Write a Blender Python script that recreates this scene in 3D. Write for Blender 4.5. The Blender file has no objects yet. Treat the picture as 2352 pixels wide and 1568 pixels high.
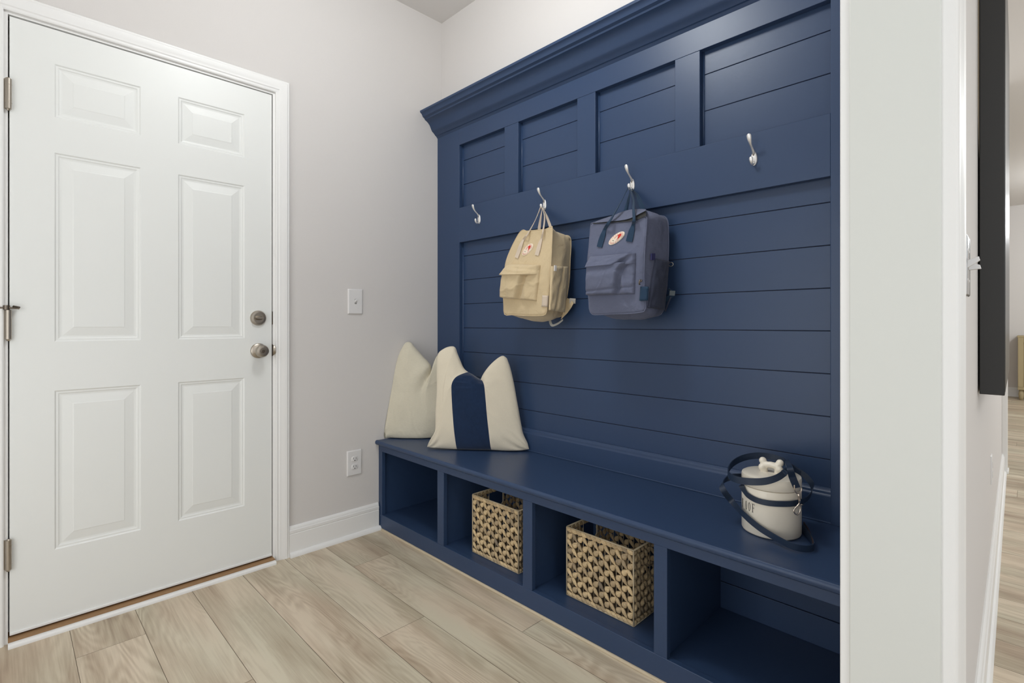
import bpy, bmesh, math, random
from mathutils import Vector, Matrix, noise
from math import sin, cos, pi, radians, sqrt
random.seed(7)
D = bpy.data
COL = bpy.context.scene.collection

# ---------------------------------------------------------------- survey helpers
F_PX, CX, YH = 1176.0, 1176.0, 743.8
YAW = radians(44.68)
CAM = Vector((-1.759, -2.357, 1.05))
FWD = Vector((sin(YAW), cos(YAW), 0)); RGT = Vector((cos(YAW), -sin(YAW), 0)); UPV = Vector((0, 0, 1))
def ray(px, py): return FWD + RGT * ((px - CX) / F_PX) + UPV * ((YH - py) / F_PX)
def on(ax, val, px, py):
    d = ray(px, py); i = 'xyz'.index(ax); return CAM + d * ((val - CAM[i]) / d[i])
def onplane(p0, n, px, py):
    d = ray(px, py); return CAM + d * ((Vector(p0) - CAM).dot(n) / d.dot(n))

# ---------------------------------------------------------------- materials
def newmat(name):
    m = D.materials.new(name); m.use_nodes = True
    nt = m.node_tree; b = nt.nodes['Principled BSDF']
    return m, nt, b
def lin(c):
    return tuple(((v/255)/12.92 if v/255 <= .04045 else ((v/255+.055)/1.055)**2.4) for v in c) + (1,)
def mat(name, rgb, rough=.5, metal=0, bump=0, bscale=300, var=0, vscale=6, spec=.5, coat=0, stretch=None, sheen=0, brush=0):
    m, nt, b = newmat(name); N = nt.nodes; L = nt.links
    b.inputs['Base Color'].default_value = lin(rgb)
    b.inputs['Roughness'].default_value = rough; b.inputs['Metallic'].default_value = metal
    b.inputs['Specular IOR Level'].default_value = spec; b.inputs['Coat Weight'].default_value = coat
    b.inputs['Coat Roughness'].default_value = .15
    if sheen: b.inputs['Sheen Weight'].default_value = sheen
    tc = N.new('ShaderNodeTexCoord'); src = tc.outputs['Object']
    if stretch:
        mp = N.new('ShaderNodeMapping'); mp.inputs['Scale'].default_value = stretch
        L.new(src, mp.inputs['Vector']); src = mp.outputs['Vector']
    if var:
        n = N.new('ShaderNodeTexNoise'); n.inputs['Scale'].default_value = vscale; n.inputs['Detail'].default_value = 5
        L.new(src, n.inputs['Vector'])
        mx = N.new('ShaderNodeMix'); mx.data_type = 'RGBA'; mx.blend_type = 'MIX'
        c = lin(rgb); mx.inputs[6].default_value = tuple(max(0, v*(1-var)) for v in c[:3]) + (1,)
        mx.inputs[7].default_value = tuple(min(1, v*(1+var)) for v in c[:3]) + (1,)
        L.new(n.outputs['Fac'], mx.inputs[0]); L.new(mx.outputs[2], b.inputs['Base Color'])
    if bump:
        n = N.new('ShaderNodeTexNoise'); n.inputs['Scale'].default_value = bscale; n.inputs['Detail'].default_value = 3
        L.new(src, n.inputs['Vector'])
        bp = N.new('ShaderNodeBump'); bp.inputs['Strength'].default_value = bump; bp.inputs['Distance'].default_value = .001
        L.new(n.outputs['Fac'], bp.inputs['Height']); L.new(bp.outputs['Normal'], b.inputs['Normal'])
    return m
M = {}
M['wall'] = mat('wall_paint', (211, 207, 204), .85, bump=.25, bscale=220, spec=.25)
M['ceil'] = mat('ceiling_paint', (218, 215, 212), .9, bump=.2, bscale=200, spec=.2)
M['white'] = mat('white_semigloss', (229, 230, 227), .38, bump=.06, bscale=90, spec=.4)
M['trim'] = mat('trim_semigloss', (232, 231, 229), .4, bump=.04, bscale=90, spec=.4)
M['blue'] = mat('navy_paint', (47, 66, 97), .37, bump=.10, bscale=120, spec=.40, var=.04, vscale=3)
M['bluegap'] = mat('navy_groove', (20, 28, 52), .7)
M['cream'] = mat('raw_plywood_edge', (205, 190, 165), .7)
M['nickel'] = mat('satin_nickel', (176, 167, 155), .36, metal=1)
M['nickel_dark'] = mat('aged_nickel', (120, 110, 100), .4, metal=1)
M['hook'] = mat('hook_chrome', (240, 238, 236), .36, metal=.75)
M['dark'] = mat('dark_gap', (20, 20, 20), .8)
M['plate'] = mat('switch_plastic', (222, 220, 219), .3, spec=.5)
M['thresh'] = mat('threshold_wood', (150, 116, 80), .6, var=.25, vscale=20, stretch=(2, 30, 30))
M['black'] = mat('matte_black', (40, 39, 38), .5)
M['brownmetal'] = mat('bracket_metal', (128, 116, 98), .6)
M['ceramic'] = mat('cream_stoneware', (238, 230, 214), .32, var=.05, vscale=8, coat=.3)
M['ink'] = mat('black_ink', (30, 28, 27), .6)
M['leather'] = mat('navy_leather', (28, 44, 66), .42, bump=.3, bscale=500)
M['leather_in'] = mat('leash_edge', (70, 52, 46), .6)
M['clasp'] = mat('clasp_nickel', (214, 202, 190), .25, metal=1)
M['fox'] = mat('fox_red', (200, 48, 40), .8)
M['patch'] = mat('patch_cream', (236, 222, 202), .85)
M['wire'] = mat('basket_wire', (186, 170, 142), .6)

def fabric(name, rgb, scale=1400, var=.07, stretch=(1, 1, 1), rough=.95, bump=.5, sheen=.2, vs=9, wrinkle=0):
    m, nt, b = newmat(name); N = nt.nodes; L = nt.links
    b.inputs['Roughness'].default_value = rough; b.inputs['Specular IOR Level'].default_value = .15
    b.inputs['Sheen Weight'].default_value = sheen
    tc = N.new('ShaderNodeTexCoord')
    mp = N.new('ShaderNodeMapping'); mp.inputs['Scale'].default_value = stretch
    L.new(tc.outputs['Object'], mp.inputs['Vector'])
    n1 = N.new('ShaderNodeTexNoise'); n1.inputs['Scale'].default_value = scale*.35; n1.inputs['Detail'].default_value = 4
    n2 = N.new('ShaderNodeTexNoise'); n2.inputs['Scale'].default_value = vs; n2.inputs['Detail'].default_value = 6
    L.new(mp.outputs['Vector'], n1.inputs['Vector']); L.new(tc.outputs['Object'], n2.inputs['Vector'])
    ad = N.new('ShaderNodeMath'); ad.operation = 'MULTIPLY_ADD'; ad.inputs[1].default_value = .5
    L.new(n1.outputs['Fac'], ad.inputs[0])
    h = N.new('ShaderNodeMath'); h.operation = 'MULTIPLY'; h.inputs[1].default_value = .5
    L.new(n2.outputs['Fac'], h.inputs[0]); L.new(h.outputs[0], ad.inputs[2])
    mx = N.new('ShaderNodeMix'); mx.data_type = 'RGBA'; c = lin(rgb)
    mx.inputs[6].default_value = tuple(v*(1-2.2*var) for v in c[:3]) + (1,)
    mx.inputs[7].default_value = tuple(min(1, v*(1+2.2*var)) for v in c[:3]) + (1,)
    L.new(ad.outputs[0], mx.inputs[0]); L.new(mx.outputs[2], b.inputs['Base Color'])
    bp = N.new('ShaderNodeBump'); bp.inputs['Strength'].default_value = bump; bp.inputs['Distance'].default_value = .0012
    L.new(n1.outputs['Fac'], bp.inputs['Height']); L.new(bp.outputs['Normal'], b.inputs['Normal'])
    if wrinkle:
        n3 = N.new('ShaderNodeTexNoise'); n3.inputs['Scale'].default_value = 24; n3.inputs['Detail'].default_value = 2.5; n3.inputs['Distortion'].default_value = .8
        L.new(tc.outputs['Object'], n3.inputs['Vector'])
        b2 = N.new('ShaderNodeBump'); b2.inputs['Strength'].default_value = wrinkle; b2.inputs['Distance'].default_value = .008
        L.new(n3.outputs['Fac'], b2.inputs['Height']); L.new(b2.outputs['Normal'], bp.inputs['Normal'])
    return m
M['linen'] = fabric('oatmeal_linen', (206, 199, 180), 600, .08, (.4, .4, 2.6), bump=.7)
M['cotton'] = fabric('ivory_cotton', (214, 204, 184), 900, .05, bump=.4)
M['velvet'] = fabric('navy_velvet', (24, 42, 70), 260, .2, sheen=.35, bump=.4)
M['khaki'] = fabric('sand_canvas', (203, 183, 148), 1500, .05, bump=.25, wrinkle=.5)
M['khaki_dark'] = fabric('sand_canvas_lining', (150, 130, 98), 1500, .05, bump=.25)
M['tape'] = fabric('beige_webbing', (206, 190, 172), 1500, .05, bump=.35)
M['slate'] = fabric('slate_blue_canvas', (100, 105, 126), 1500, .05, bump=.25, sheen=.1, wrinkle=.5)
M['slate_dark'] = fabric('charcoal_mesh', (58, 62, 78), 1500, .12, bump=.5, sheen=.1)
M['navytape'] = fabric('navy_webbing', (42, 62, 84), 1500, .06, bump=.35, sheen=.1)

def floor_mat():
    m, nt, b = newmat('oak_plank'); N = nt.nodes; L = nt.links
    b.inputs['Roughness'].default_value = .42; b.inputs['Specular IOR Level'].default_value = .35
    at = N.new('ShaderNodeAttribute'); at.attribute_name = 'plank'
    tc = N.new('ShaderNodeTexCoord')
    # per plank offset so the grain does not run across seams
    off = N.new('ShaderNodeVectorMath'); off.operation = 'MULTIPLY_ADD'
    off.inputs[1].default_value = (7.3, 13.1, 5.7)
    L.new(at.outputs['Color'], off.inputs[0]); L.new(tc.outputs['Object'], off.inputs[2])
    def mapped(s):
        mp = N.new('ShaderNodeMapping'); mp.inputs['Scale'].default_value = s; L.new(off.outputs[0], mp.inputs['Vector']); return mp.outputs[0]
    # cathedral figure: contour lines of a stretched smooth noise
    n1 = N.new('ShaderNodeTexNoise'); n1.inputs['Scale'].default_value = 1; n1.inputs['Detail'].default_value = 1.6; n1.inputs['Roughness'].default_value = .45
    n1.inputs['Distortion'].default_value = .35
    L.new(mapped((8.5, 1.15, 1)), n1.inputs['Vector'])
    mul = N.new('ShaderNodeMath'); mul.operation = 'MULTIPLY'; mul.inputs[1].default_value = 130
    L.new(n1.outputs['Fac'], mul.inputs[0])
    sn = N.new('ShaderNodeMath'); sn.operation = 'SINE'; L.new(mul.outputs[0], sn.inputs[0])
    # fine pores, long along the plank
    n2 = N.new('ShaderNodeTexNoise'); n2.inputs['Scale'].default_value = 1; n2.inputs['Detail'].default_value = 6; n2.inputs['Roughness'].default_value = .65
    L.new(mapped((150, 4.5, 1)), n2.inputs['Vector'])
    n3 = N.new('ShaderNodeTexNoise'); n3.inputs['Scale'].default_value = 1; n3.inputs['Detail'].default_value = 3
    L.new(mapped((13, 1.6, 1)), n3.inputs['Vector'])
    n4 = N.new('ShaderNodeTexNoise'); n4.inputs['Scale'].default_value = 1; n4.inputs['Detail'].default_value = 2
    L.new(mapped((3, 1.2, 1)), n4.inputs['Vector'])
    # figure only shows in patches
    rp = N.new('ShaderNodeMapRange'); rp.inputs[1].default_value = .42; rp.inputs[2].default_value = .62; rp.inputs[3].default_value = .15; rp.inputs[4].default_value = 1
    L.new(n4.outputs['Fac'], rp.inputs[0])
    fg = N.new('ShaderNodeMath'); fg.operation = 'MULTIPLY'; L.new(sn.outputs[0], fg.inputs[0]); L.new(rp.outputs[0], fg.inputs[1])
    a1 = N.new('ShaderNodeMath'); a1.operation = 'MULTIPLY_ADD'; a1.inputs[1].default_value = .105; a1.inputs[2].default_value = 0
    L.new(fg.outputs[0], a1.inputs[0])
    a2 = N.new('ShaderNodeMath'); a2.operation = 'MULTIPLY_ADD'; a2.inputs[1].default_value = .55; L.new(n2.outputs['Fac'], a2.inputs[0]); L.new(a1.outputs[0], a2.inputs[2])
    a3 = N.new('ShaderNodeMath'); a3.operation = 'MULTIPLY_ADD'; a3.inputs[1].default_value = 1.155; L.new(n3.outputs['Fac'], a3.inputs[0]); L.new(a2.outputs[0], a3.inputs[2])
    sep = N.new('ShaderNodeSeparateColor'); L.new(at.outputs['Color'], sep.inputs[0])
    a4 = N.new('ShaderNodeMath'); a4.operation = 'MULTIPLY_ADD'; a4.inputs[1].default_value = .28; L.new(sep.outputs[0], a4.inputs[0]); L.new(a3.outputs[0], a4.inputs[2])
    r = N.new('ShaderNodeMapRange'); r.inputs[1].default_value = .55; r.inputs[2].default_value = 1.25; L.new(a4.outputs[0], r.inputs[0])
    cr = N.new('ShaderNodeValToRGB'); e = cr.color_ramp.elements
    e[0].position = 0; e[0].color = lin((146, 126, 108)); e[1].position = 1; e[1].color = lin((214, 202, 184))
    x = e.new(.35); x.color = lin((175, 158, 139)); x = e.new(.65); x.color = lin((194, 180, 161))
    L.new(r.outputs[0], cr.inputs[0])
    # cool / warm drift between planks
    hs = N.new('ShaderNodeMix'); hs.data_type = 'RGBA'; hs.blend_type = 'MULTIPLY'; hs.inputs[0].default_value = 1
    tint = N.new('ShaderNodeMix'); tint.data_type = 'RGBA'; tint.inputs[6].default_value = (1.0, .955, .9, 1); tint.inputs[7].default_value = (.93, .955, .9, 1)
    n5 = N.new('ShaderNodeTexNoise'); n5.inputs['Scale'].default_value = 1; n5.inputs['Detail'].default_value = 1; L.new(mapped((6, 1.5, 1)), n5.inputs['Vector'])
    rp5 = N.new('ShaderNodeMapRange'); rp5.inputs[1].default_value = .38; rp5.inputs[2].default_value = .62; L.new(n5.outputs['Fac'], rp5.inputs[0])
    L.new(rp5.outputs[0], tint.inputs[0]); L.new(cr.outputs[0], hs.inputs[6]); L.new(tint.outputs[2], hs.inputs[7])
    L.new(hs.outputs[2], b.inputs['Base Color'])
    bp = N.new('ShaderNodeBump'); bp.inputs['Strength'].default_value = .12; bp.inputs['Distance'].default_value = .001
    L.new(n2.outputs['Fac'], bp.inputs['Height']); L.new(bp.outputs['Normal'], b.inputs['Normal'])
    return m
M['floor'] = floor_mat()
M['seam'] = mat('plank_seam', (118, 104, 88), .8)

def var_mat(name, c0, c1, c2, rough=.7):
    m, nt, b = newmat(name); N = nt.nodes; L = nt.links
    b.inputs['Roughness'].default_value = rough
    at = N.new('ShaderNodeAttribute'); at.attribute_name = 'var'
    cr = N.new('ShaderNodeValToRGB'); e = cr.color_ramp.elements
    e[0].color = lin(c0); e[1].color = lin(c2); x = e.new(.5); x.color = lin(c1)
    L.new(at.outputs['Fac'], cr.inputs[0])
    tc = N.new('ShaderNodeTexCoord'); n = N.new('ShaderNodeTexNoise'); n.inputs['Scale'].default_value = 260; n.inputs['Detail'].default_value = 3
    L.new(tc.outputs['Object'], n.inputs['Vector'])
    mx = N.new('ShaderNodeMix'); mx.data_type = 'RGBA'; mx.blend_type = 'MULTIPLY'; mx.inputs[0].default_value = .6
    cr2 = N.new('ShaderNodeValToRGB'); cr2.color_ramp.elements[0].position = .35; cr2.color_ramp.elements[0].color = (.5, .47, .44, 1); cr2.color_ramp.elements[1].position = .6
    L.new(n.outputs['Fac'], cr2.inputs[0]); L.new(cr.outputs[0], mx.inputs[6]); L.new(cr2.outputs[0], mx.inputs[7])
    L.new(mx.outputs[2], b.inputs['Base Color'])
    return m
M['hyacinth'] = var_mat('water_hyacinth', (136, 122, 104), (198, 174, 136), (226, 200, 156))
M['cabwood'] = mat('limed_oak', (168, 152, 116), .6, var=.18, vscale=10, stretch=(1, 20, 1))
M['cabwood_in'] = mat('panel_pine', (150, 132, 98), .6, var=.2, vscale=10, stretch=(1, 20, 1))

# ---------------------------------------------------------------- mesh helpers
class MB:
    def __init__(s): s.v = []; s.f = []; s.a = []; s.cur = 0.
    def add(s, vs, fs):
        n = len(s.v); s.v += [tuple(v) for v in vs]; s.f += [tuple(i + n for i in f) for f in fs]; s.a += [s.cur]*len(fs)
    def box(s, x0, x1, y0, y1, z0, z1):
        x0, x1 = sorted((x0, x1)); y0, y1 = sorted((y0, y1)); z0, z1 = sorted((z0, z1))
        s.add([(x0,y0,z0),(x1,y0,z0),(x1,y1,z0),(x0,y1,z0),(x0,y0,z1),(x1,y0,z1),(x1,y1,z1),(x0,y1,z1)],
              [(0,3,2,1),(4,5,6,7),(0,1,5,4),(1,2,6,5),(2,3,7,6),(3,0,4,7)])
    def prism(s, poly, z0, z1):                      # plan polygon, counter-clockwise
        n = len(poly); s.add([(x, y, z0) for x, y in poly] + [(x, y, z1) for x, y in poly],
              [tuple(range(n-1, -1, -1)), tuple(range(n, 2*n))] + [(i, (i+1) % n, n+(i+1) % n, n+i) for i in range(n)])
    def loops(s, rings, closed=True, cap0=False, cap1=False):
        n = len(rings[0]); vs = [p for r in rings for p in r]; fs = []
        for k in range(len(rings)-1):
            for i in range(n if closed else n-1):
                j = (i+1) % n; fs.append((k*n+i, k*n+j, (k+1)*n+j, (k+1)*n+i))
        if cap0: fs.append(tuple(range(n-1, -1, -1)))
        if cap1: fs.append(tuple((len(rings)-1)*n+i for i in range(n)))
        s.add(vs, fs)
    def tube(s, pts, r, n=10, cap=True):
        pts = [Vector(p) for p in pts]; m = len(pts); rr = r if isinstance(r, (list, tuple)) else [r]*m
        rings = []; prev = None
        for i, p in enumerate(pts):
            t = (pts[min(i+1, m-1)] - pts[max(i-1, 0)]).normalized()
            if prev is None:
                a = Vector((0, 0, 1)) if abs(t.z) < .9 else Vector((1, 0, 0)); u = t.cross(a).normalized()
            else: u = (prev - t*prev.dot(t)).normalized()
            prev = u; w = t.cross(u)
            rings.append([p + (u*cos(2*pi*k/n) + w*sin(2*pi*k/n))*rr[i] for k in range(n)])
        s.loops(rings, True, cap, cap)
    def lathe(s, o, axis, prof, n=32):               # prof: (radius, height along axis)
        o = Vector(o); ax = Vector(axis).normalized(); a = Vector((0, 0, 1)) if abs(ax.z) < .9 else Vector((1, 0, 0))
        u = ax.cross(a).normalized(); w = ax.cross(u)
        s.loops([[o + ax*h + (u*cos(2*pi*k/n) + w*sin(2*pi*k/n))*max(r, 1e-5) for k in range(n)] for r, h in prof], True)
    def ribbon(s, pts, wdir, w, t=.0015, sub=6):
        """flat strap through pts; wdir = width direction per point (or one)"""
        pts = [Vector(p) for p in pts]; m = len(pts)
        wd = [Vector(d).normalized() for d in wdir] if isinstance(wdir[0], (list, tuple, Vector)) else [Vector(wdir).normalized()]*m
        ww = w if isinstance(w, (list, tuple)) else [w]*m
        def cr(a, b, c, d, q): return .5*((2*b) + (c-a)*q + (2*a-5*b+4*c-d)*q*q + (3*b-a-3*c+d)*q**3)
        P = []; W = []; S = []
        for i in range(m-1):
            g = lambda A, k: A[max(0, min(m-1, k))]
            for q in range(sub):
                f = q/sub
                P.append(cr(g(pts, i-1), pts[i], pts[i+1], g(pts, i+2), f)); W.append(wd[i].lerp(wd[i+1], f)); S.append(ww[i]*(1-f)+ww[i+1]*f)
        P.append(pts[-1]); W.append(wd[-1]); S.append(ww[-1])
        rings = []
        for i, p in enumerate(P):
            tn = (P[min(i+1, len(P)-1)] - P[max(i-1, 0)]).normalized()
            d = (W[i] - tn*W[i].dot(tn)).normalized(); nn = tn.cross(d)
            h = S[i]/2
            rings.append([p + d*h + nn*t*.5, p - d*h + nn*t*.5, p - d*h - nn*t*.5, p + d*h - nn*t*.5])
        s.loops(rings, True, True, True)
    def build(s, name, m, parent=None, smooth=False, bevel=0, seg=2, attr=None, angle=None):
        me = D.meshes.new(name); me.from_pydata(s.v, [], s.f); me.validate(clean_customdata=False)
        if attr:
            at = me.attributes.new(attr, 'FLOAT', 'FACE')
            for i, v in enumerate(s.a[:len(at.data)]): at.data[i].value = v
        bm = bmesh.new(); bm.from_mesh(me); bmesh.ops.recalc_face_normals(bm, faces=bm.faces); bm.to_mesh(me); bm.free()
        me.materials.append(M[m] if isinstance(m, str) else m)
        o = D.objects.new(name, me); COL.objects.link(o)
        if parent: o.parent = parent
        if smooth:
            for p in me.polygons: p.use_smooth = True
            if angle:
                me.set_sharp_from_angle(angle=radians(angle))
        if bevel:
            b = o.modifiers.new('bevel', 'BEVEL'); b.width = bevel; b.segments = seg; b.limit_method = 'ANGLE'; b.angle_limit = radians(35)
            b.harden_normals = False
            for p in me.polygons: p.use_smooth = True
            me.set_sharp_from_angle(angle=radians(35))
        return o
def box(name, m, x0, x1, y0, y1, z0, z1, parent=None, bevel=0):
    b = MB(); b.box(x0, x1, y0, y1, z0, z1); return b.build(name, m, parent, bevel=bevel)
def thing(name, label, cat, group=None, loc=None):
    o = D.objects.new(name, None); COL.objects.link(o); o['label'] = label; o['category'] = cat
    o.empty_display_size = .05
    if group: o['group'] = group
    if loc: o.location = loc
    return o
def tag(o, label, cat, group=None):
    o['label'] = label; o['category'] = cat
    if group: o['group'] = group
    return o
def struct(o): o['kind'] = 'structure'; return o
def rebase(root, loc):
    """put the empty at the thing's base and keep its parts where they are"""
    loc = Vector(loc); root.location = loc
    for c in root.children: c.location = c.location - loc
def sweep(b, path, prof, up, closed=False):
    """mitred moulding: path points in a plane with normal `up`; prof = (across, height) pairs, across measured to the LEFT of travel"""
    path = [Vector(p) for p in path]; up = Vector(up); n = len(path); rings = []
    for i, p in enumerate(path):
        d0 = (p - path[i-1]).normalized() if i > 0 else None
        d1 = (path[i+1] - p).normalized() if i < n-1 else None
        if d0 is None: s = up.cross(d1)
        elif d1 is None: s = up.cross(d0)
        else:
            s0, s1 = up.cross(d0), up.cross(d1); m = (s0+s1).normalized(); s = m / max(.2, m.dot(s0))
        rings.append([p + s*a + up*h for a, h in prof])
    b.loops(rings, True, True, True)

# ================================================================ SETTING
H = 2.762
XW = .008            # wall behind the locker unit
YN, YO = -2.156, -2.268   # inner and outer faces of the wall with the cased opening
JX = -.809           # right jamb face
SK = .0124
def yhall(x): return YO + SK*(x - JX)
# floor: individual planks, grain running parallel to the locker wall
def make_floor():
    me_v = []; me_f = []; cols = []
    W = .1827; x_ref = -.507
    butts = {-6: [-.25], -5: [-.742], -1: [-.3], -2: [-.828], 0: [-1.139], -3: [-1.2], -4: [-1.1], -7: [-.9]}
    rnd = random.Random(3)
    k = -12
    while True:
        x0 = x_ref + (k)*W; x1 = x0 + W
        if x0 > 9.2: break
        # butt offsets for this column
        base = butts.get(k, [rnd.uniform(-1.3, 0)])[0]
        ys = [base + j*1.23 for j in range(-6, 4)]
        for a, c in zip(ys[:-1], ys[1:]):
            g = .0007
            y0, y1 = max(a, -7), min(c, .09 if x0 < 0 else 1.5)
            if y1 <= y0: continue
            n = len(me_v)
            me_v += [(x0+g, y0+g, 0), (x1-g, y0+g, 0), (x1-g, y1-g, 0), (x0+g, y1-g, 0)]
            me_f.append((n, n+1, n+2, n+3)); cols.append((rnd.random(), rnd.random(), rnd.random(), 1))
        k += 1
    n = len(me_v)
    me_v += [(-2.7, -7, -.0012), (9.2, -7, -.0012), (9.2, 1.5, -.0012), (-2.7, 1.5, -.0012)]; me_f.append((n, n+1, n+2, n+3)); cols.append((0, 0, 0, 1))
    me = D.meshes.new('floor'); me.from_pydata(me_v, [], me_f)
    me.materials.append(M['floor']); me.materials.append(M['seam']); me.polygons[-1].material_index = 1
    at = me.attributes.new('plank', 'FLOAT_COLOR', 'FACE')
    for i, c in enumerate(cols): at.data[i].color = c
    o = D.objects.new('floor', me); COL.objects.link(o); struct(o)
make_floor()
struct(box('ceiling', 'ceil', -2.9, 9.2, -7, 1.5, H, H+.05))
# back wall with the door opening
DX0, DX1, DZ0, DZ1 = -1.750, -.922, .034, 2.062      # door leaf
b = MB()
b.box(-2.9, DX0-.022, 0, .12, 0, H); b.box(DX1+.02, .13, 0, .12, 0, H); b.box(DX0-.022, DX1+.02, 0, .12, DZ1+.022, H)
struct(b.build('wall_back', 'wall'))
struct(box('wall_right', 'wall', XW, .13, YN, 0, 0, H))
struct(box('wall_left', 'wall', -2.9, -2.75, YO, 0, 0, H))
b = MB()
b.prism([(JX+.016, YN), (JX+.016, YO), (3.34, yhall(3.34)), (3.34, yhall(3.34)+.11), (.13, YN+.0), ], 0, H)
b.box(-2.9, -1.99, YO, YN, 0, H); b.box(-1.99, JX+.016, YO, YN, 2.12, H)
struct(b.build('wall_front', 'wall'))
struct(box('wall_far', 'wall', 8.62, 8.75, -7, 1.5, 0, H))
struct(box('wall_far_side', 'wall', 3.34, 8.62, 1.38, 1.5, 0, H))

# ---- door casing (mitred), jamb, stop
CAS = [(0, 0), (0, .009), (.004, .011), (.012, .0105), (.016, .013), (.026, .0135), (.034, .0175), (.046, .0185), (.05, .0165), (.0545, .0165), (.057, .014), (.057, 0)]
b = MB()
ix0, ix1, iz = DX0-.014, DX1+.014, DZ1+.014
sweep(b, [(ix1, 0, 0), (ix1, 0, iz), (ix0, 0, iz), (ix0, 0, 0)][::-1], CAS, (0, -1, 0))
t1 = struct(b.build('trim_1', 'trim', smooth=True, angle=25))
b = MB()
b.box(DX0-.022, DX0-.004, -.0, .12, 0, DZ1+.005); b.box(DX1+.004, DX1+.022, 0, .12, 0, DZ1+.005); b.box(DX0-.022, DX1+.022, 0, .12, DZ1+.005, DZ1+.022)
b.box(DX0-.004, DX0+.01, .047, .06, 0, DZ1+.004); b.box(DX1-.01, DX1+.004, .047, .06, 0, DZ1+.004); b.box(DX0, DX1, .047, .06, DZ1-.01, DZ1+.004)
struct(b.build('trim_2', 'trim'))
struct(box('trim_8', 'dark', DX0-.02, DX1+.02, .075, .11, 0, DZ1+.01))
# ---- door leaf with six raised panels
def door_leaf():
    b = MB(); y0 = .002
    xs = [DX0, -1.640, -1.396, -1.276, -1.033, DX1]
    zs = [DZ0, .273, .821, .989, 1.640, 1.760, 1.945, DZ1]
    rings = [(0, 0), (.001, .0004), (.0045, .0032), (.010, .0034), (.0135, .0054), (.018, .0062), (.021, .0062), (.048, .0020), (.051, .0010)]
    for i in range(5):
        for j in range(7):
            x0, x1, z0, z1 = xs[i], xs[i+1], zs[j], zs[j+1]
            if i in (1, 3) and j in (1, 3, 5):
                R = [[(x0+a, y0+d, z0+a), (x1-a, y0+d, z0+a), (x1-a, y0+d, z1-a), (x0+a, y0+d, z1-a)] for a, d in rings]
                b.loops(R, True, False, True)
            else:
                b.add([(x0, y0, z0), (x1, y0, z0), (x1, y0, z1), (x0, y0, z1)], [(0, 1, 2, 3)])
    # edges and rear
    x0, x1, z0, z1, yb = DX0, DX1, DZ0, DZ1, .046
    b.add([(x0,y0,z0),(x1,y0,z0),(x1,y0,z1),(x0,y0,z1),(x0,yb,z0),(x1,yb,z0),(x1,yb,z1),(x0,yb,z1)], [(0,4,5,1),(1,5,6,2),(2,6,7,3),(3,7,4,0),(4,7,6,5)])
    return b
door = struct(door_leaf().build('door_1', 'white'))
bb = bmesh.new(); bb.from_mesh(door.data); bmesh.ops.remove_doubles(bb, verts=bb.verts, dist=.00005); bmesh.ops.recalc_face_normals(bb, faces=bb.faces); bb.to_mesh(door.data); bb.free()
# hinge stile shadow bead and bottom sweep
box('door_sweep', 'trim', DX0, DX1, -.003, .044, .026, .034, door, .001)
def hinge(zc, h, finial):
    b = MB(); r = .0083; y = -.0075; x = DX0-.003
    seg = [-.5, -.29, .26, .5] if not finial else [-.5, .5]
    b.tube([(x, y, zc-h*.5), (x, y, zc+h*.5)], r, 16)
    if not finial:
        for s in (-.31, .31): b.tube([(x, y, zc+h*s-.0008), (x, y, zc+h*s+.0008)], r+.0006, 16)
    b.tube([(x, y, zc-h*.5-.006), (x, y, zc-h*.5), (x, y, zc-h*.5+.001)], [.004, .0065, r], 12)
    b.tube([(x, y, zc+h*.5-.001), (x, y, zc+h*.5), (x, y, zc+h*.5+.004)], [r, .0065, .004], 12)
    b.box(x-.012, x+.001, -.0012, .001, zc-h*.5, zc+h*.5)
    hg = b.build('hinge', 'nickel', door, smooth=True, angle=40)
    return hg
hinge(1.803, .098, 0); hinge(.295, .096, 0)
hg = hinge(1.048, .095, 1)
hg['label'] = 'middle hinge fitted with a pin door stop'
b = MB(); x = DX0-.003; zt = 1.103
b.tube([(x-.022, -.010, zt), (x+.004, -.014, zt), (x+.026, -.013, zt-.002)], .0028, 10); b.tube([(x-.024, -.01, zt-.005), (x-.024, -.01, zt+.006)], .005, 10)
b.tube([(x+.012, -.018, zt+.004), (x+.026, -.008, zt+.001)], .004, 10); b.tube([(x-.004, -.0105, zt-.006), (x-.004, -.0105, zt+.008)], .0085, 14)
b.build('door_stop', 'nickel_dark', hg, smooth=True, angle=40)
# deadbolt and knob
kx = -.979
b = MB(); b.lathe((kx, .003, 1.076), (0, -1, 0), [(.0, -.001), (.0325, 0), (.0325, .006), (.029, .012), (.0215, .0135), (.021, .0135), (.0205, .011), (0, .011)], 40)
db = b.build('deadbolt', 'nickel', door, smooth=True, angle=30)
b = MB(); b.loops([[Vector((kx, -.009-h, 1.076)) + Vector((a*cos(t), 0, c*sin(t))) for t in [2*pi*k/20 for k in range(20)]] for h, a, c in ((0, .018, .009), (.004, .018, .007), (.013, .0175, .0042), (.016, .015, .003))], True, False, True)
b.build('thumb_turn', 'nickel', db, smooth=True, angle=50)
b = MB(); b.lathe((kx+.001, .003, .934), (0, -1, 0), [(0, -.001), (.0325, 0), (.0325, .004), (.031, .008), (.025, .012), (.0165, .0135), (.0125, .016), (.0115, .026), (.014, .031), (.0215, .036), (.0262, .043), (.0268, .048), (.0262, .054), (.023, .0595), (.0165, .0615), (.0125, .0615), (.0115, .058), (0, .058)], 40)
kb = b.build('door_knob', 'nickel', door, smooth=True, angle=35)
b = MB(); b.lathe((kx+.001, .003, .934), (0, -1, 0), [(0, .057), (.0082, .057), (.0082, .0625), (.007, .0635), (0, .0635)], 24); b.box(kx-.0005, kx+.0025, -.0620, -.0612, .929, .939)
b.build('lock_button', 'nickel_dark', kb, smooth=True, angle=35)
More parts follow.
